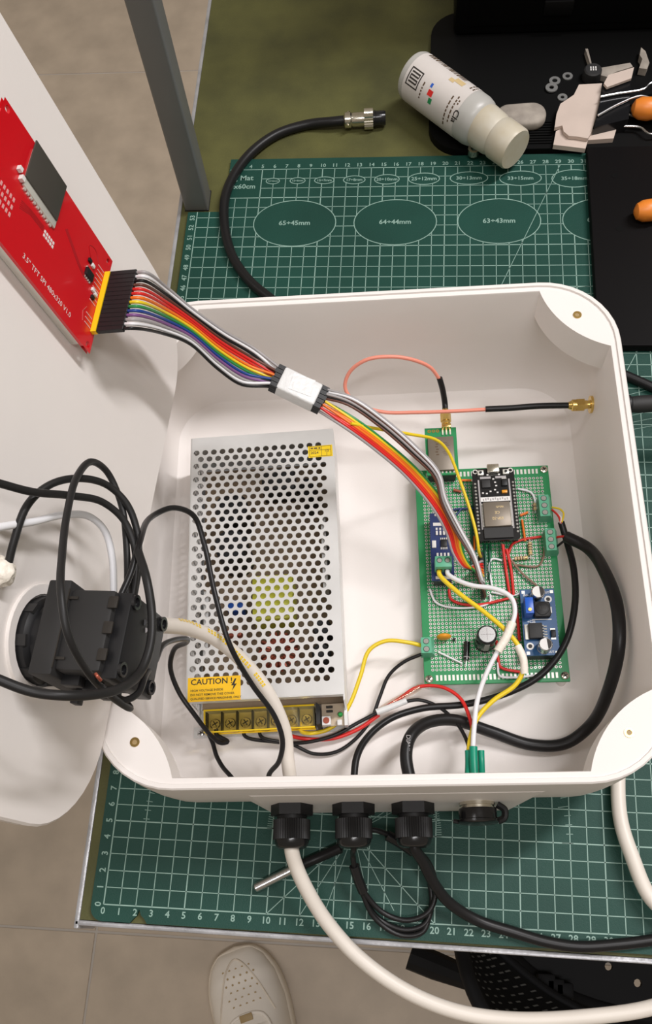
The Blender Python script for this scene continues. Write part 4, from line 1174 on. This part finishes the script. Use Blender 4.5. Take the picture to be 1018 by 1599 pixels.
# data pair from the transceiver
ty_ = thing('yellow_data_wire', 'yellow wire with masking tape crossing the green board to the green sleeves', 'wire', tuple(at(683, 893, 3.2)))
seg_tube(ty_, 'wire', [RO + (RZ(2.6) @ V((.48, .62, .5))), (686, 897, 3.3), (715, 925, 3.5), (755, 955, 3.7), (790, 985, 3.8), (812, 1013, 3.8), (818, 1040, 3.6), (806, 1068, 3.2), (770, 1094, 2.8), (746, 1120, 2.8), (735, 1150, 3.0), (731, 1180, 3.3)], .15, 'yellow_wire', 10)
seg_tube(ty_, 'masking_tape', [(808, 1008, 3.85), (817, 1028, 3.75), (819, 1052, 3.5)], .24, 'masking', 8, rs=None)
tw_ = thing('white_data_wire', 'white wire with masking tape curving over the green board to the green sleeves', 'wire', tuple(at(697, 893, 3.2)))
seg_tube(tw_, 'wire', [RO + (RZ(2.6) @ V((.98, .62, .5))), (700, 897, 3.4), (732, 913, 3.8), (775, 920, 4.1), (798, 933, 4.2), (804, 955, 4.2), (795, 985, 4.1), (778, 1015, 3.9), (758, 1055, 3.5), (745, 1095, 3.2), (740, 1140, 3.3), (738, 1180, 3.6)], .15, 'white_wire', 10)
seg_tube(tw_, 'masking_tape', [(800, 972, 4.2), (790, 996, 4.1), (777, 1017, 3.95)], .27, 'masking', 8)
# green sleeves on the back of the socket
for k, (x, nm, z) in enumerate(((731, 'yellow', 3.35), (739, 'white', 3.7), (742, 'red', 3.2), (751, 'black', 3.3))):
    if k == 2: continue
    cable('heat_shrink_sleeve', 'green heat-shrink sleeve over the %s wire at the front wall' % nm, 'sleeve',
          [(x, 1172 if k != 1 else 1166, z), (x + .5, 1190, z), bxw(5.1 + .42 * (k if k < 2 else 2) - .1, -HY + .75, GZ)], .2 if k != 1 else .24, 'sleeve_green', 10, 'green sleeves on the wires at the socket')
# mains leads around the power supply
cable('live_lead', 'long thin black lead arching over the perforated power supply from the switch', 'wire',
      [(186, 936, 4.2, L), (204, 895, 4.4, L), (217, 850, 4.4, L), (238, 806, 15.6), (272, 793, 14.4), (303, 806, 13.2), (319, 850, 12.4), (335, 925, 12.0), (358, 1005, 11.4), (393, 1068, 9.4), (428, 1117, 7.9), (441, 1155, 6.8), (436, 1188, 5.5), (420, 1210, 4.0), bxw(-6.6, -HY + 1.0, 3.0)], .15, 'black_rubber', 10)
cable('earth_lead', 'dark lead hooking below the switch, then dropping past the caution sticker into a terminal', 'wire',
      [(172, 1085, 5.0, L), (195, 1093, 5.4, L), (216, 1082, 5.6, L), (226, 1057, 5.4, L), (243, 1032, 14.4), (254, 1008, 13.0), (274, 999, 11.4), (292, 998, 9.8), (290, 1004, 8.4), (272, 1014, 7.0), (266, 1042, 6.0), (279, 1080, 5.1), (303, 1115, 4.4), (328, 1147, 3.0), (345, 1160, 2.2), (355, 1158, 1.9), pw(1.35, -.1, 1.5), pw(1.35, .25, 1.5)], .15, 'black_rubber', 10)
cable('short_black_lead', 'short black lead running from the terminal corner down to the front wall', 'wire',
      [pw(.62, .35, 1.0), (332, 1160, 1.4), (338, 1180, 1.6), (348, 1198, 2.0), (360, 1212, 2.4), bxw(-8.4, -HY + 1.2, 2.4)], .14, 'black_rubber', 10)

# ------------------------------------------------------------------ black switch on the lid
sw = thing('panel_switch', 'black panel switch block fixed through the white lid', 'switch', tuple(lp(-8.45, 7.45, 0)), LMAT)
Geo().lathe([(2.0, 0.0), (2.05, .12), (2.0, .45), (1.85, .6), (1.75, .65), (1.75, 1.1)], None, 36).build('round_flange', G['black_plastic'], sw)
g = Geo()
for k in range(8):
    a = k * PI / 4 + .3
    g.box((1.98, 0, .35), (.16, .5, .55), RZ(math.degrees(a)))
g.build('flange_grip', G['black_matte'], sw)
Geo().rbox((.05, .1, 1.72), (4.35, 3.9, 1.15), .12).build('front_housing', G['black_matte'], sw)
Geo().rbox((.0, .05, 3.35), (3.7, 3.7, 2.2), .18).build('main_housing', G['black_matte'], sw)
Geo().rbox((-.1, -.15, 4.75), (3.9, 3.5, .75), .1).build('rear_plate', G['black_plastic'], sw)
g = Geo()
for (x, y) in ((1.5, 1.3), (-1.55, 1.3), (1.5, -1.5), (-1.55, -1.5)):
    sc_ = Geo().lathe([(.34, 5.1), (.34, 5.25), (.22, 5.25), (.2, 5.13)], T(x, y, 0), 16).build('terminal_screw', G['black_gloss'], sw)
for x in (-1.1, .1, 1.25): Geo().rbox((x, 1.92, 4.45), (.55, .12, .45), .04).build('vent_slot', G['ink'], sw)
g = Geo()
for x in (-1.35, 1.4): g.box((x, 1.92, 2.35), (.12, .1, .75))
g.box((0, 2.04, 2.29), (3.6, .05, .05))
g.build('seam', G['ink'], sw, ang=0)
for k, (y, z, w) in enumerate(((.9, 2.7, .9), (.2, 3.3, .8), (-.6, 2.6, 1.0), (-1.2, 3.4, .9))):
    Geo().rbox((-2.05, y, z), (.5, .5, w), .06).build('contact_block', G['black_plastic'], sw)
Geo().rbox((-2.3, -1.0, 1.9), (.7, .5, .4), .05).build('locking_tab', G['black_plastic'], sw)

LN_ = lambda s: [p if len(p) != 3 else (p[0], p[1], p[2], L) for p in s]
def lidcable(label, spec, r, m='grey_rubber', name='switch_lead', grp='leads looping around the black switch'):
    return cable(name, label, 'wire', LN_(spec), r, m, 10, grp)
lidcable('dark lead entering from the lid edge in a nearly straight line above the switch', [(-130, 715, .2), (-60, 738, 1.0), (0, 755, 1.6), (50, 768, 2.0), (110, 774, 2.4), (160, 784, 2.9), (193, 812, 3.5), (209, 850, 3.9), (212, 890, 4.1), (206, 940, 4.2)], .17)
lidcable('dark lead in the broad loop rising from the glue blob over to the switch', [(12, 885, .7), (22, 845, 1.0), (42, 790, 1.4), (78, 757, 1.8), (125, 747, 2.3), (168, 758, 2.8), (198, 787, 3.4), (214, 830, 3.8), (216, 885, 4.1), (207, 942, 4.2)], .17)
lidcable('dark lead in the tallest loop, crossing the front of the switch', [(199, 938, 4.1), (198, 860, 3.6), (190, 790, 3.1), (168, 738, 2.6), (143, 721, 2.5), (120, 745, 2.7), (105, 800, 3.3), (97, 865, 4.2), (95, 922, 5.0), (106, 990, 5.4), (134, 1045, 5.45), (165, 1080, 5.4), (203, 1106, 5.2), (197, 1098, 4.8), (160, 1074, 4.6)], .16)
lidcable('heavy grey lead sweeping under the switch out past the lid edge', [(216, 862, 4.6), (229, 905, 5.4), (237, 958, 5.8), (235, 1005, 6.0), (220, 1048, 6.0), (190, 1074, 6.0), (150, 1084, 5.8), (100, 1086, 5.2), (50, 1080, 4.2), (0, 1062, 3.2), (-60, 1035, 2.0), (-140, 990, .3)], .2)
lidcable('white lead arching from the lid edge down behind the switch', [(-110, 842, .17), (-60, 835, .4), (0, 823, .9), (50, 815, 1.2), (100, 804, 1.6), (138, 806, 2.0), (163, 828, 2.3), (175, 870, 2.5), (178, 940, 2.6)], .17, 'white_wire')
o = cable('red_wire_end', 'tiny red wire end poking from the leads below the switch', 'wire', [(149, 1052, 5.6, L), (152, 1056, 5.7, L), (157, 1062, 5.7, L)], .075, 'copper', 8)
# ------------------------------------------------------------------ clutter on the bench
# glue bottle
b0, b1 = at(646, 117, 2.3), at(805, 234, 2.2)
ax = (b1 - b0).normalized(); LBt = (b1 - b0).length
bt = thing('glue_bottle', 'white plastic squeeze bottle with printed label lying on its side', 'bottle', tuple(b0))
Mb = frame(b0, V((0, 0, 1)).cross(ax), V((0, 0, 1)).cross(ax).cross(V((0, 0, -1))))
Mb = ax.to_track_quat('Z', 'Y').to_matrix().to_4x4(); Mb.translation = b0
RB = 1.9
up_l = (Mb.to_3x3().transposed() @ V((0, 0, 1)))       # world up in bottle frame
prof = [(RB - .5, -.15), (RB - .12, 0), (RB, .25), (RB, LBt * .62), (RB - .1, LBt * .66), (RB - .35, LBt * .69), (RB - .75, LBt * .70)]
Geo().lathe(prof, Mb, 48).build('bottle_body', G['bottle_plastic'], bt, world=True, ang=40)
Geo().lathe([(RB + .015, .55), (RB + .015, LBt * .555)], Mb, 48, cap=False).build('paper_label', G['bottle_label'], bt, world=True, ang=60)
Geo().lathe([(RB - .5, LBt * .665), (RB - .3, LBt * .675), (RB - .22, LBt * .70), (RB - .3, LBt * .80), (RB - .42, LBt * .83), (RB - .3, LBt * .85), (RB - .32, LBt * .985), (RB - .42, LBt * 1.0)], Mb, 40).build('cap', G['cap_plastic'], bt, world=True, ang=40)
th0 = math.atan2(up_l.y, up_l.x)
def wrap(vs, fs, m, name, parent):
    """flat art (u along the bottle, v around it) wrapped on the label"""
    g = Geo(); q = []
    for p in vs:
        th = th0 + p[1] / RB; rr_ = RB + .03
        q.append(Mb @ V((rr_ * math.cos(th), rr_ * math.sin(th), p[0])))
    g.add(q, fs); return g.build(name, G[m], bt, world=True, ang=0)
def rects(L_):
    vs, fs = [], []
    for (u, v, w, h) in L_:
        n = max(1, int(abs(h) / .25)); b = len(vs)
        for k in range(n + 1):
            vs += [(u, v + h * k / n), (u + w, v + h * k / n)]
        fs += [(b + 2 * k, b + 2 * k + 1, b + 2 * k + 3, b + 2 * k + 2) for k in range(n)]
    return vs, fs
sgn = 1 if (Mb @ V((RB * math.cos(th0 + .3), RB * math.sin(th0 + .3), 3))).y < (Mb @ V((RB * math.cos(th0 - .3), RB * math.sin(th0 - .3), 3))).y else -1
# sgn: +v runs toward the viewer's near side
u_ = .9; bars = []
rnd = random.Random(5)
while u_ < 5.0:
    w = rnd.choice((.06, .1, .16)); bars.append((u_, sgn * -1.35, w, sgn * .62)); u_ += w + rnd.choice((.05, .08, .12))
wrap(*rects(bars), 'ink_soft', 'barcode', bt)
lg = []
for (u, v, w, h) in ((.8, .85, 1.25, .1), (.8, 2.1, 1.25, .1), (.8, .85, .1, 1.3), (1.97, .85, .1, 1.35), (1.0, 1.08, .85, .12), (1.0, 1.32, .85, .12), (1.0, 1.56, .85, .12), (1.0, 1.8, .85, .12), (1.8, 1.08, .08, .3), (1.0, 1.32, .08, .3), (1.8, 1.56, .08, .3)):
    lg.append((u, sgn * v, w, sgn * h))
wrap(*rects(lg), 'ink', 'square_emblem', bt)
wrap(*rects([(3.15, sgn * 1.5, .5, sgn * .42)]), 'red_wire', 'red_spot', bt)
wrap(*rects([(3.1, sgn * 1.05, .22, sgn * .3)]), 'blue_part', 'blue_spot', bt)
wrap(*rects([(3.45, sgn * 2.0, .35, sgn * .4)]), 'green_pcb', 'green_spot', bt)
def wtext(body, size, u, v, m, bold=True):
    vs, fs = text_geo(body, size, 'LEFT', bold)
    q = [(u + p.y * 1.0, sgn * (v + p.x)) for p in vs] if False else [(u - p.y * -1.0, sgn * (v + p.x)) for p in vs]
    wrap(q, fs, m, 'label_lettering', bt)
wtext('Cla', .72, 6.35, 1.5, 'ink')
ll = []
for (u, v0, v1) in ((6.0, .9, 1.3), (5.75, .7, 2.6), (5.3, .9, 2.9), (2.45, 1.3, 2.6), (6.1, -1.1, -.5), (5.8, -1.3, -.4)):
    v = v0
    while v < v1:
        w = rnd.choice((.18, .28, .12)); ll.append((u, sgn * v, .13, sgn * w)); v += w + .1
wrap(*rects(ll), 'ink_soft', 'fine_print', bt)['kind'] = 'stuff'
wrap(*rects([(4.4, sgn * -.55, .9, sgn * .5), (4.0, sgn * -.2, .5, sgn * .35)]), 'resistor', 'brown_smudge', bt)

# black base plate + black equipment case
bp = thing('base_plate', 'black rounded flat base plate lying under the bottle and scraps', 'base plate', (36, 78, -.3))
def rpoly(x0, y0, x1, y1, r, n=8):
    out = []
    for cx, cy, a0 in ((x1 - r, y0 + r, 270), (x1 - r, y1 - r, 0), (x0 + r, y1 - r, 90), (x0 + r, y0 + r, 180)):
        out += [(cx + r * math.cos(math.radians(a0 + 90 * k / n)), cy + r * math.sin(math.radians(a0 + 90 * k / n))) for k in range(n + 1)]
    return out
PZ = .35
Geo().prism(rpoly(18.6, 59.35, 60, 75.2, 2.8), -.29, PZ).build('plate', G['lamp_black'], bp, world=True, ang=30)
# ridged edge insert
for k in range(9): Geo().box((27.2 + k * .0, 59.9 + k * .28, PZ + .05), (2.6, .12, .1)).build('ridge', G['lamp_black'], bp, world=True)
cs = thing('equipment_case', 'tall black equipment case standing on the base plate', 'case', (40, 79, PZ))
Geo().rbox((40.2, 79.0, PZ + 14.51), (39.4, 13.6, 29.0), .4).build('case_body', G['deep_black'], cs, world=True)
Geo().rbox((40.2, 72.15, PZ + 14.5), (37.0, .12, 27.2), .05).build('front_panel', G['deep_black'], cs, world=True)
Geo().rbox((29.0, 72.0, PZ + 2.4), (2.4, .3, 1.2), .1).build('port', G['lamp_black'], cs, world=True)

# eraser
er = Geo(); c = at(813, 183, PZ + .5)
st_ = lambda i, z: [(x, y, z) for x, y in rpoly(-2.0 + i, -1.15 + i, 2.0 - i, 1.15 - i, 1.1 - i)]
er.loft([st_(.25, 0), st_(.06, .12), st_(0, .3), st_(0, .7), st_(.08, .85), st_(.3, .95)], cap0=True, cap1=True)
o = er.build('eraser', G['eraser'], None, ang=50); o.location = W((c.x, c.y, PZ + .01)); o.rotation_euler = (0, 0, math.radians(4))
tag(o, 'dirty white rounded eraser lying beside the bottle cap', 'eraser')
# washers and a spacer
def washer(px, py, ri, ro, h, label, m='steel', nm='washer', z=None, grp='loose washers on the black plate'):
    zz = PZ if z is None else z
    c = at(px, py, zz)
    o = Geo().ring(ri, ro, 0, h, None, 24).build(nm, G[m], None, ang=30); o.location = W((c.x, c.y, zz + .01))
    return tag(o, label, nm.replace('_', ' '), grp)
mk('washer_grey', (0.30, 0.30, 0.29), .4, metal=.5)
washer(886, 120, .2, .42, .08, 'dark washer farthest from the bottle cap', 'washer_grey')
washer(866, 127, .22, .46, .08, 'dark washer touching another washer on the black plate', 'washer_grey')
washer(861, 138, .2, .5, .1, 'dark washer nearest the eraser, half covering its neighbour', 'washer_grey', z=PZ + .09)
washer(878, 153, .16, .4, .08, 'dark washer tucked against the torn cardboard', 'washer_grey')
washer(739, 240, .24, .46, .5, 'short shiny metal spacer ring on the mat edge below the bottle', 'nickel', 'spacer_ring', PZ, None)

# torn cardboard scraps, knob, clip
def scrap(name, label, pix, z, h, m='paperboard', cat='cardboard'):
    P = [at(x, y, z + h) for x, y in pix]
    c = sum(P, V((0, 0, 0))) / len(P)
    poly = [(p.x - c.x, p.y - c.y) for p in P]
    ar = sum(poly[i][0] * poly[(i + 1) % len(poly)][1] - poly[(i + 1) % len(poly)][0] * poly[i][1] for i in range(len(poly)))
    if ar < 0: poly = poly[::-1]
    o = Geo().prism(poly, 0, h).build(name, G[m], None, ang=20); o.location = W((c.x, c.y, z))
    return tag(o, label, cat)
scrap('cardboard_scrap', 'large torn pinkish cardboard scrap on the black plate', [(904, 132), (940, 130), (936, 160), (930, 185), (924, 205), (918, 216), (900, 213), (888, 212), (880, 205), (878, 196), (866, 199), (869, 178), (875, 162), (896, 148)], PZ + .45, .3)
scrap('cardboard_scrap', 'lower cardboard scrap peeking from under the large torn one', [(868, 205), (880, 198), (920, 212), (914, 232), (890, 229), (864, 226)], PZ + .01, .4)
scrap('cardboard_scrap', 'narrow cardboard scrap beneath the binder clip', [(918, 204), (962, 192), (964, 196), (958, 216), (912, 219)], PZ + .01, .4)
scrap('cardboard_scrap', 'small cardboard piece behind the black binder clip', [(950, 117), (990, 105), (986, 122), (948, 136), (943, 130)], PZ + 1.3, .2)
scrap('grey_scrap', 'thin grey plastic scrap behind the knob', [(914, 76), (918, 76), (926, 108), (960, 102), (984, 98), (988, 104), (962, 112), (948, 120), (926, 114)], PZ + .02, .5, 'eraser', 'plastic scrap')
scrap('grey_scrap', 'bent grey metal scrap at the picture edge behind the clip', [(1001, 74), (1008, 80), (1014, 98), (1010, 108), (998, 106), (1003, 92), (999, 86)], PZ + .02, .6, 'eraser', 'metal scrap')
kb = thing('knob', 'small black round knob with three pale dashes', 'knob', tuple(at(923, 122, PZ + .01)))
Geo().lathe([(.75, 0), (.78, .1), (.72, .75), (.62, .85)], None, 28).build('knob_body', G['black_matte'], kb)
for k in range(3): 
    for j in range(2): Geo().box((-.2 + k * .2, -.12 + j * .24, .865), (.1, .2, .03)).build('dash', G['silk'], kb, ang=0)
bcp = thing('binder_clip', 'black binder clip with two wire arms gripping cardboard', 'binder clip', tuple(at(958, 165, PZ + .01)))
Pc = [at(x, y, PZ + 1.2) for x, y in ((942, 135), (985, 120), (982, 185), (928, 198))]
c = PORG[bcp.name]
Geo().add([V((p.x - c.x, p.y - c.y, z)) for z in (0, 1.15) for p in Pc], [(3, 2, 1, 0), (4, 5, 6, 7), (0, 1, 5, 4), (1, 2, 6, 5), (2, 3, 7, 6), (3, 0, 4, 7)]).build('clip_body', G['black_gloss'], bcp, ang=20)
for sp in ([(938, 151), (965, 146), (1005, 139), (1014, 131), (1040, 120)], [(934, 180), (965, 163), (1000, 150), (1018, 153), (1045, 150)]):
    Geo().tube(smooth([at(x, y, PZ + 1.35) - c for x, y in sp], 5), .09, 8).build('wire_arm', G['steel'], bcp)
c2 = at(1000, 195, PZ + .01)
bc2 = thing('binder_clip', 'second binder clip lying open below the orange handle', 'binder clip', tuple(c2))
for sp in ([(981, 179), (1000, 185), (1009, 187), (1025, 180)], [(974, 197), (1000, 199), (1014, 209), (1030, 208)]):
    Geo().tube(smooth([at(x, y, PZ + .5) - c2 for x, y in sp], 5), .09, 8).build('wire_arm', G['steel'], bc2)
Geo().rbox((.6, 1.2, .5), (2.4, .5, 1.0), .08).build('clip_body', G['black_gloss'], bc2)
def handle(label, p, q, r, zz):
    a, b = at(*p, zz), at(*q, zz); d = b - a; Ld = d.length
    Mh = d.to_track_quat('Z', 'Y').to_matrix().to_4x4()
    t = thing('tool_handle', label, 'tool', tuple(a))
    Geo().lathe([(r * .25, 0), (r * .7, r * .25), (r * .96, r * .8), (r, r * 1.6), (r * .8, Ld * .45), (r * .95, Ld * .7), (r * .7, Ld)], Mh, 20).build('grip', G['orange_grip'], t)
    Geo().lathe([(r * .28, Ld), (r * .28, Ld + 6), (.05, Ld + 7)], Mh, 12).build('shaft', G['steel'], t)
handle('orange tool grip lying among the binder clips', (986, 168), (1075, 175), .85, PZ + 1.2)
# black printed panel and tool on it
pn = thing('mounting_plate', 'flat black panel with small screw holes lying across the corner of the mat', 'panel', (40, 49.5, 0.02))
Xp0, Xp1, Yp0, Yp1 = 31.15, 56, 40.1, 59.0
Tz = .75
Geo().rbox(((Xp0 + Xp1) / 2, (Yp0 + Yp1) / 2, Tz / 2 + .02), (Xp1 - Xp0, Yp1 - Yp0, Tz), .12).build('panel_body', G['plate_black'], pn, world=True)
for (x, y) in ((960, 274), (967, 357)):
    c = at(x, y, Tz + .02)
    Geo().lathe([(.26, 0), (.26, .012)], T(c.x, c.y, Tz + .021), 18).build('screw_hole', G['deep_black'], pn, world=True)
handle('orange tool grip resting on the flat black panel', (990, 331), (1075, 322), .8, Tz + .85)

# ------------------------------------------------------------------ shoe on the floor
FZ = -75.25
c0 = at(388, 1530, FZ + 3)
heel = at(432, 1720, FZ + 3); toe = at(365, 1478, FZ + 2)
ax = (heel - toe); ax.z = 0; Ls = 29.5; ax.normalize()
Ms = frame(V((toe.x, toe.y, FZ)), ax, V((0, 0, 1)).cross(ax))
sh = thing('sneaker', 'worn white leather sneaker on the floor in front of the bench', 'shoe', (toe.x, toe.y, FZ), Ms)
def shoe_loop(z, inset, topw=0.0):
    out = []
    W_ = [(0.0, 0.0), (.6, 2.6), (2.0, 4.0), (4.5, 5.0), (8, 5.35), (12, 5.0), (17, 4.2), (22, 4.1), (26, 3.9), (28.5, 2.6), (29.5, 0)]
    for (x, w) in W_: out.append((min(max(x, inset), 29.5 - inset), max(w - inset, 0.02), z))
    for (x, w) in W_[::-1][1:-1]: out.append((min(max(x, inset), 29.5 - inset), -max(w - inset * .9, 0.02), z))
    return out
def densify(lp_):
    return [tuple(p) for p in smooth([V(p) for p in lp_] + [V(lp_[0])], 3)[:-1]]
Geo().loft([densify(shoe_loop(0.02, .35)), densify(shoe_loop(.3, 0)), densify(shoe_loop(2.6, .05)), densify(shoe_loop(2.9, .4))], cap0=True, cap1=True).build('sole', G['shoe_sole'], sh, ang=50)
WT = [(0.0, 0.0), (.6, 2.6), (2.0, 4.0), (4.5, 5.0), (8, 5.35), (12, 5.0), (17, 4.2), (22, 4.1), (26, 3.9), (28.5, 2.6), (29.5, 0)]
def shoe_w(x):
    for (xa, wa), (xb, wb) in zip(WT, WT[1:]):
        if xa <= x <= xb: return wa + (wb - wa) * (x - xa) / (xb - xa)
    return 0.0
def shoe_z(x, y):
    h = 3.2 + 6.8 * min(max((x - 5) / 13, 0), 1) ** 1.15
    e = min(1, max(0.0, (x - .5) / 3.2)) ** .5 * min(1, max(0.0, (29.2 - x) / 1.5)) ** .5
    w = max(shoe_w(x) - .3, .05)
    return 2.6 + h * e * max(0.0, 1 - min(1, abs(y) / w) ** 3.0) ** .5
NX, NY = 48, 25
vs, fs = [], []
for i in range(NX + 1):
    x = .5 + 28.7 * (i / NX) ** 1.15
    for j in range(NY + 1):
        t_ = -1 + 2 * j / NY; y = math.sin(t_ * PI / 2) * max(shoe_w(x) - .3, .05)
        vs.append((x, y, shoe_z(x, y)))
for i in range(NX):
    for j in range(NY): fs.append((i * (NY + 1) + j, (i + 1) * (NY + 1) + j, (i + 1) * (NY + 1) + j + 1, i * (NY + 1) + j + 1))
Geo().add(vs, fs).build('upper', G['shoe_white'], sh, ang=80)
g = Geo()
for i in range(6):
    for j in range(-2, 3):
        x = 2.9 + i * .9; y = j * .9 + (.45 if i % 2 else 0)
        g.lathe([(.15, -.3), (.15, .02)], T(x, y, shoe_z(x, y)), 8)
g.build('toe_perforations', G['lace_brown'], sh, ang=0, kind='stuff')
sm = []
for a_ in range(-10, 11):
    q = a_ / 10; x = 1.7 + 7.5 * abs(q) ** 1.8; y = q * 3.75
    sm.append(V((x, y, shoe_z(x, y) + .02)))
Geo().tube(smooth(sm, 3), .12, 6).build('toe_seam', G['shoe_sole'], sh, ang=60)
for k in range(4):
    x = 10.2 + k * 2.0; z = shoe_z(x, 0) + .12
    Geo().tube(smooth([V((x, -2.6, z - .8)), V((x + .2, -1.2, z)), V((x + .1, 0, z + .15)), V((x + .2, 1.2, z)), V((x, 2.6, z - .8))], 4), .42, 8, flat=.4).build('lace', G['shoe_white'], sh, ang=60)
Geo().rbox((9.0, 0, shoe_z(9.0, 0) + .12), (.9, 1.7, .3), .08).build('lace_tag', G['lace_brown'], sh)
tgp = [(8.6, 0), (9.2, 2.2), (12, 3.0), (17, 3.2), (17, -3.2), (12, -3.0), (9.2, -2.2)]
g = Geo()
top_ = []
for (x, y) in tgp:
    top_.append((x, y, shoe_z(x, y) + .08))
g.tube(smooth([V(p) for p in (top_[4], top_[5], top_[6], top_[0], top_[1], top_[2], top_[3])], 5), .22, 8)
g.build('eyelet_edge', G['shoe_white'], sh, ang=60)

# ------------------------------------------------------------------ chair under the bench
ch = thing('plastic_chair', 'black perforated plastic chair pushed under the bench edge', 'chair', (48, 10, FZ))
CHO = PORG[ch.name]
SZ = -32.0
SCX, SCY, SA, SB = 47.0, 14.0, 23.0, 21.0
def in_seat(x, y): return abs((x - SCX) / SA) ** 3 + abs((y - SCY) / SB) ** 3 < 1
def edge_pt(a):
    c, s_ = math.cos(a), math.sin(a)
    return V((SCX + SA * (abs(c) ** (2 / 3)) * (1 if c > 0 else -1), SCY + SB * (abs(s_) ** (2 / 3)) * (1 if s_ > 0 else -1), SZ))
g = Geo(); st = 1.25
for i in range(38):
    for j in range(34):
        x = SCX - SA + (i + .5) * st; y = SCY - SB + (j + .5) * st
        if not in_seat(x, y): continue
        m = 2.2
        ok = all(in_seat(x + dx, y + dy) for dx, dy in ((-m, 0), (m, 0), (0, m), (0, -m), (-2, -2), (2, -2)))
        if ok and i % 2 == 0 and (j + (i // 2) % 2) % 2 == 0: hole_cell(g, x, y, st, st, .36, SZ - .5, SZ, 10)
        else: g.box((x, y, SZ - .25), (st, st, .5))
g.v = [p - CHO for p in g.v]
g.build('seat', G['chair_black'], ch, ang=30)
rimp = [edge_pt(2 * PI * k / 72) - CHO + V((0, 0, -.3)) for k in range(73)]
Geo().tube(rimp, .8, 10).build('seat_rim', G['chair_black'], ch, ang=60)
# backrest shell in front of the seat
lowp = smooth([at(745, 1455, -27), at(785, 1492, -28), at(862, 1553, -29), at(940, 1592, -29), at(1030, 1622, -28), at(1100, 1640, -27)], 6)
highp = smooth([at(716, 1440, -14), at(722, 1490, -13), at(745, 1560, -12), at(800, 1640, -11), at(890, 1700, -11), at(990, 1730, -12)], 6)
g = Geo(); n = len(lowp); m = 8; grid = []
for i in range(n):
    a_, b_ = lowp[i], highp[i]
    row = []
    for j in range(m + 1):
        q = j / m
        p = a_.lerp(b_, q) + V((-.5, -.6, -1.6)) * math.sin(q * PI)
        row.append(p - CHO)
    grid.append(row)
up_ = V((.25, .3, .45))
for i in range(n - 1):
    for j in range(m):
        a0, a1, a2, a3 = grid[i][j], grid[i + 1][j], grid[i + 1][j + 1], grid[i][j + 1]
        g.add([a0, a1, a2, a3], [(0, 1, 2, 3)]); g.add([a0 - up_, a3 - up_, a2 - up_, a1 - up_], [(0, 1, 2, 3)])
bk = g.build('backrest', G['chair_black'], ch, ang=40)
for k_, r0_ in ((0, .45), (-1, .55)): Geo().tube([r_[k_] for r_ in grid], r0_, 8).build('backrest_rim', G['chair_black'], ch, ang=60)
g = Geo()
for i in range(3, n - 2):
    for j in range(1, m):
        p = grid[i][j] + up_ * .06; d1 = (grid[i][j + 1] - grid[i][j]).normalized(); d2 = (grid[i + 1][j] - grid[i][j]).normalized()
        if (i + j) % 2: p = p + d1 * .4
        g.add([p - d1 * .5 - d2 * .09 , p - d1 * .5 + d2 * .09, p + d1 * .5 + d2 * .09, p + d1 * .5 - d2 * .09], [(0, 1, 2, 3)], T(0, 0, .12))
g.build('slit_glints', G['post_paint'], ch, ang=0, kind='stuff')  # light caught by the slits, painted as paler grey dashes on the black shell
for (x, y) in ((852, 1533), (866, 1541), (880, 1547)):
    p = at(x, y, -31) - CHO
    Geo().rbox((p.x, p.y, p.z), (1.6, 1.4, 1.2), .2).build('back_bracket', G['chair_black'], ch)
for (x, y, dx, dy) in ((31, 2, -2, -1), (63, 2, 2, -1), (31, 28, -2, 2), (63, 28, 2, 2)):
    Geo().tube([V((x, y, SZ - .3)) - CHO, V((x + dx, y + dy, FZ + .01)) - CHO], 1.0, 12).build('leg', G['black_matte'], ch)
Geo().tube([at(640, 1492, -48) - CHO, at(680, 1508, -48) - CHO, at(740, 1530, -47) - CHO, V((34, 0, -46)) - CHO], 1.5, 10).build('frame_bar', G['chair_black'], ch)
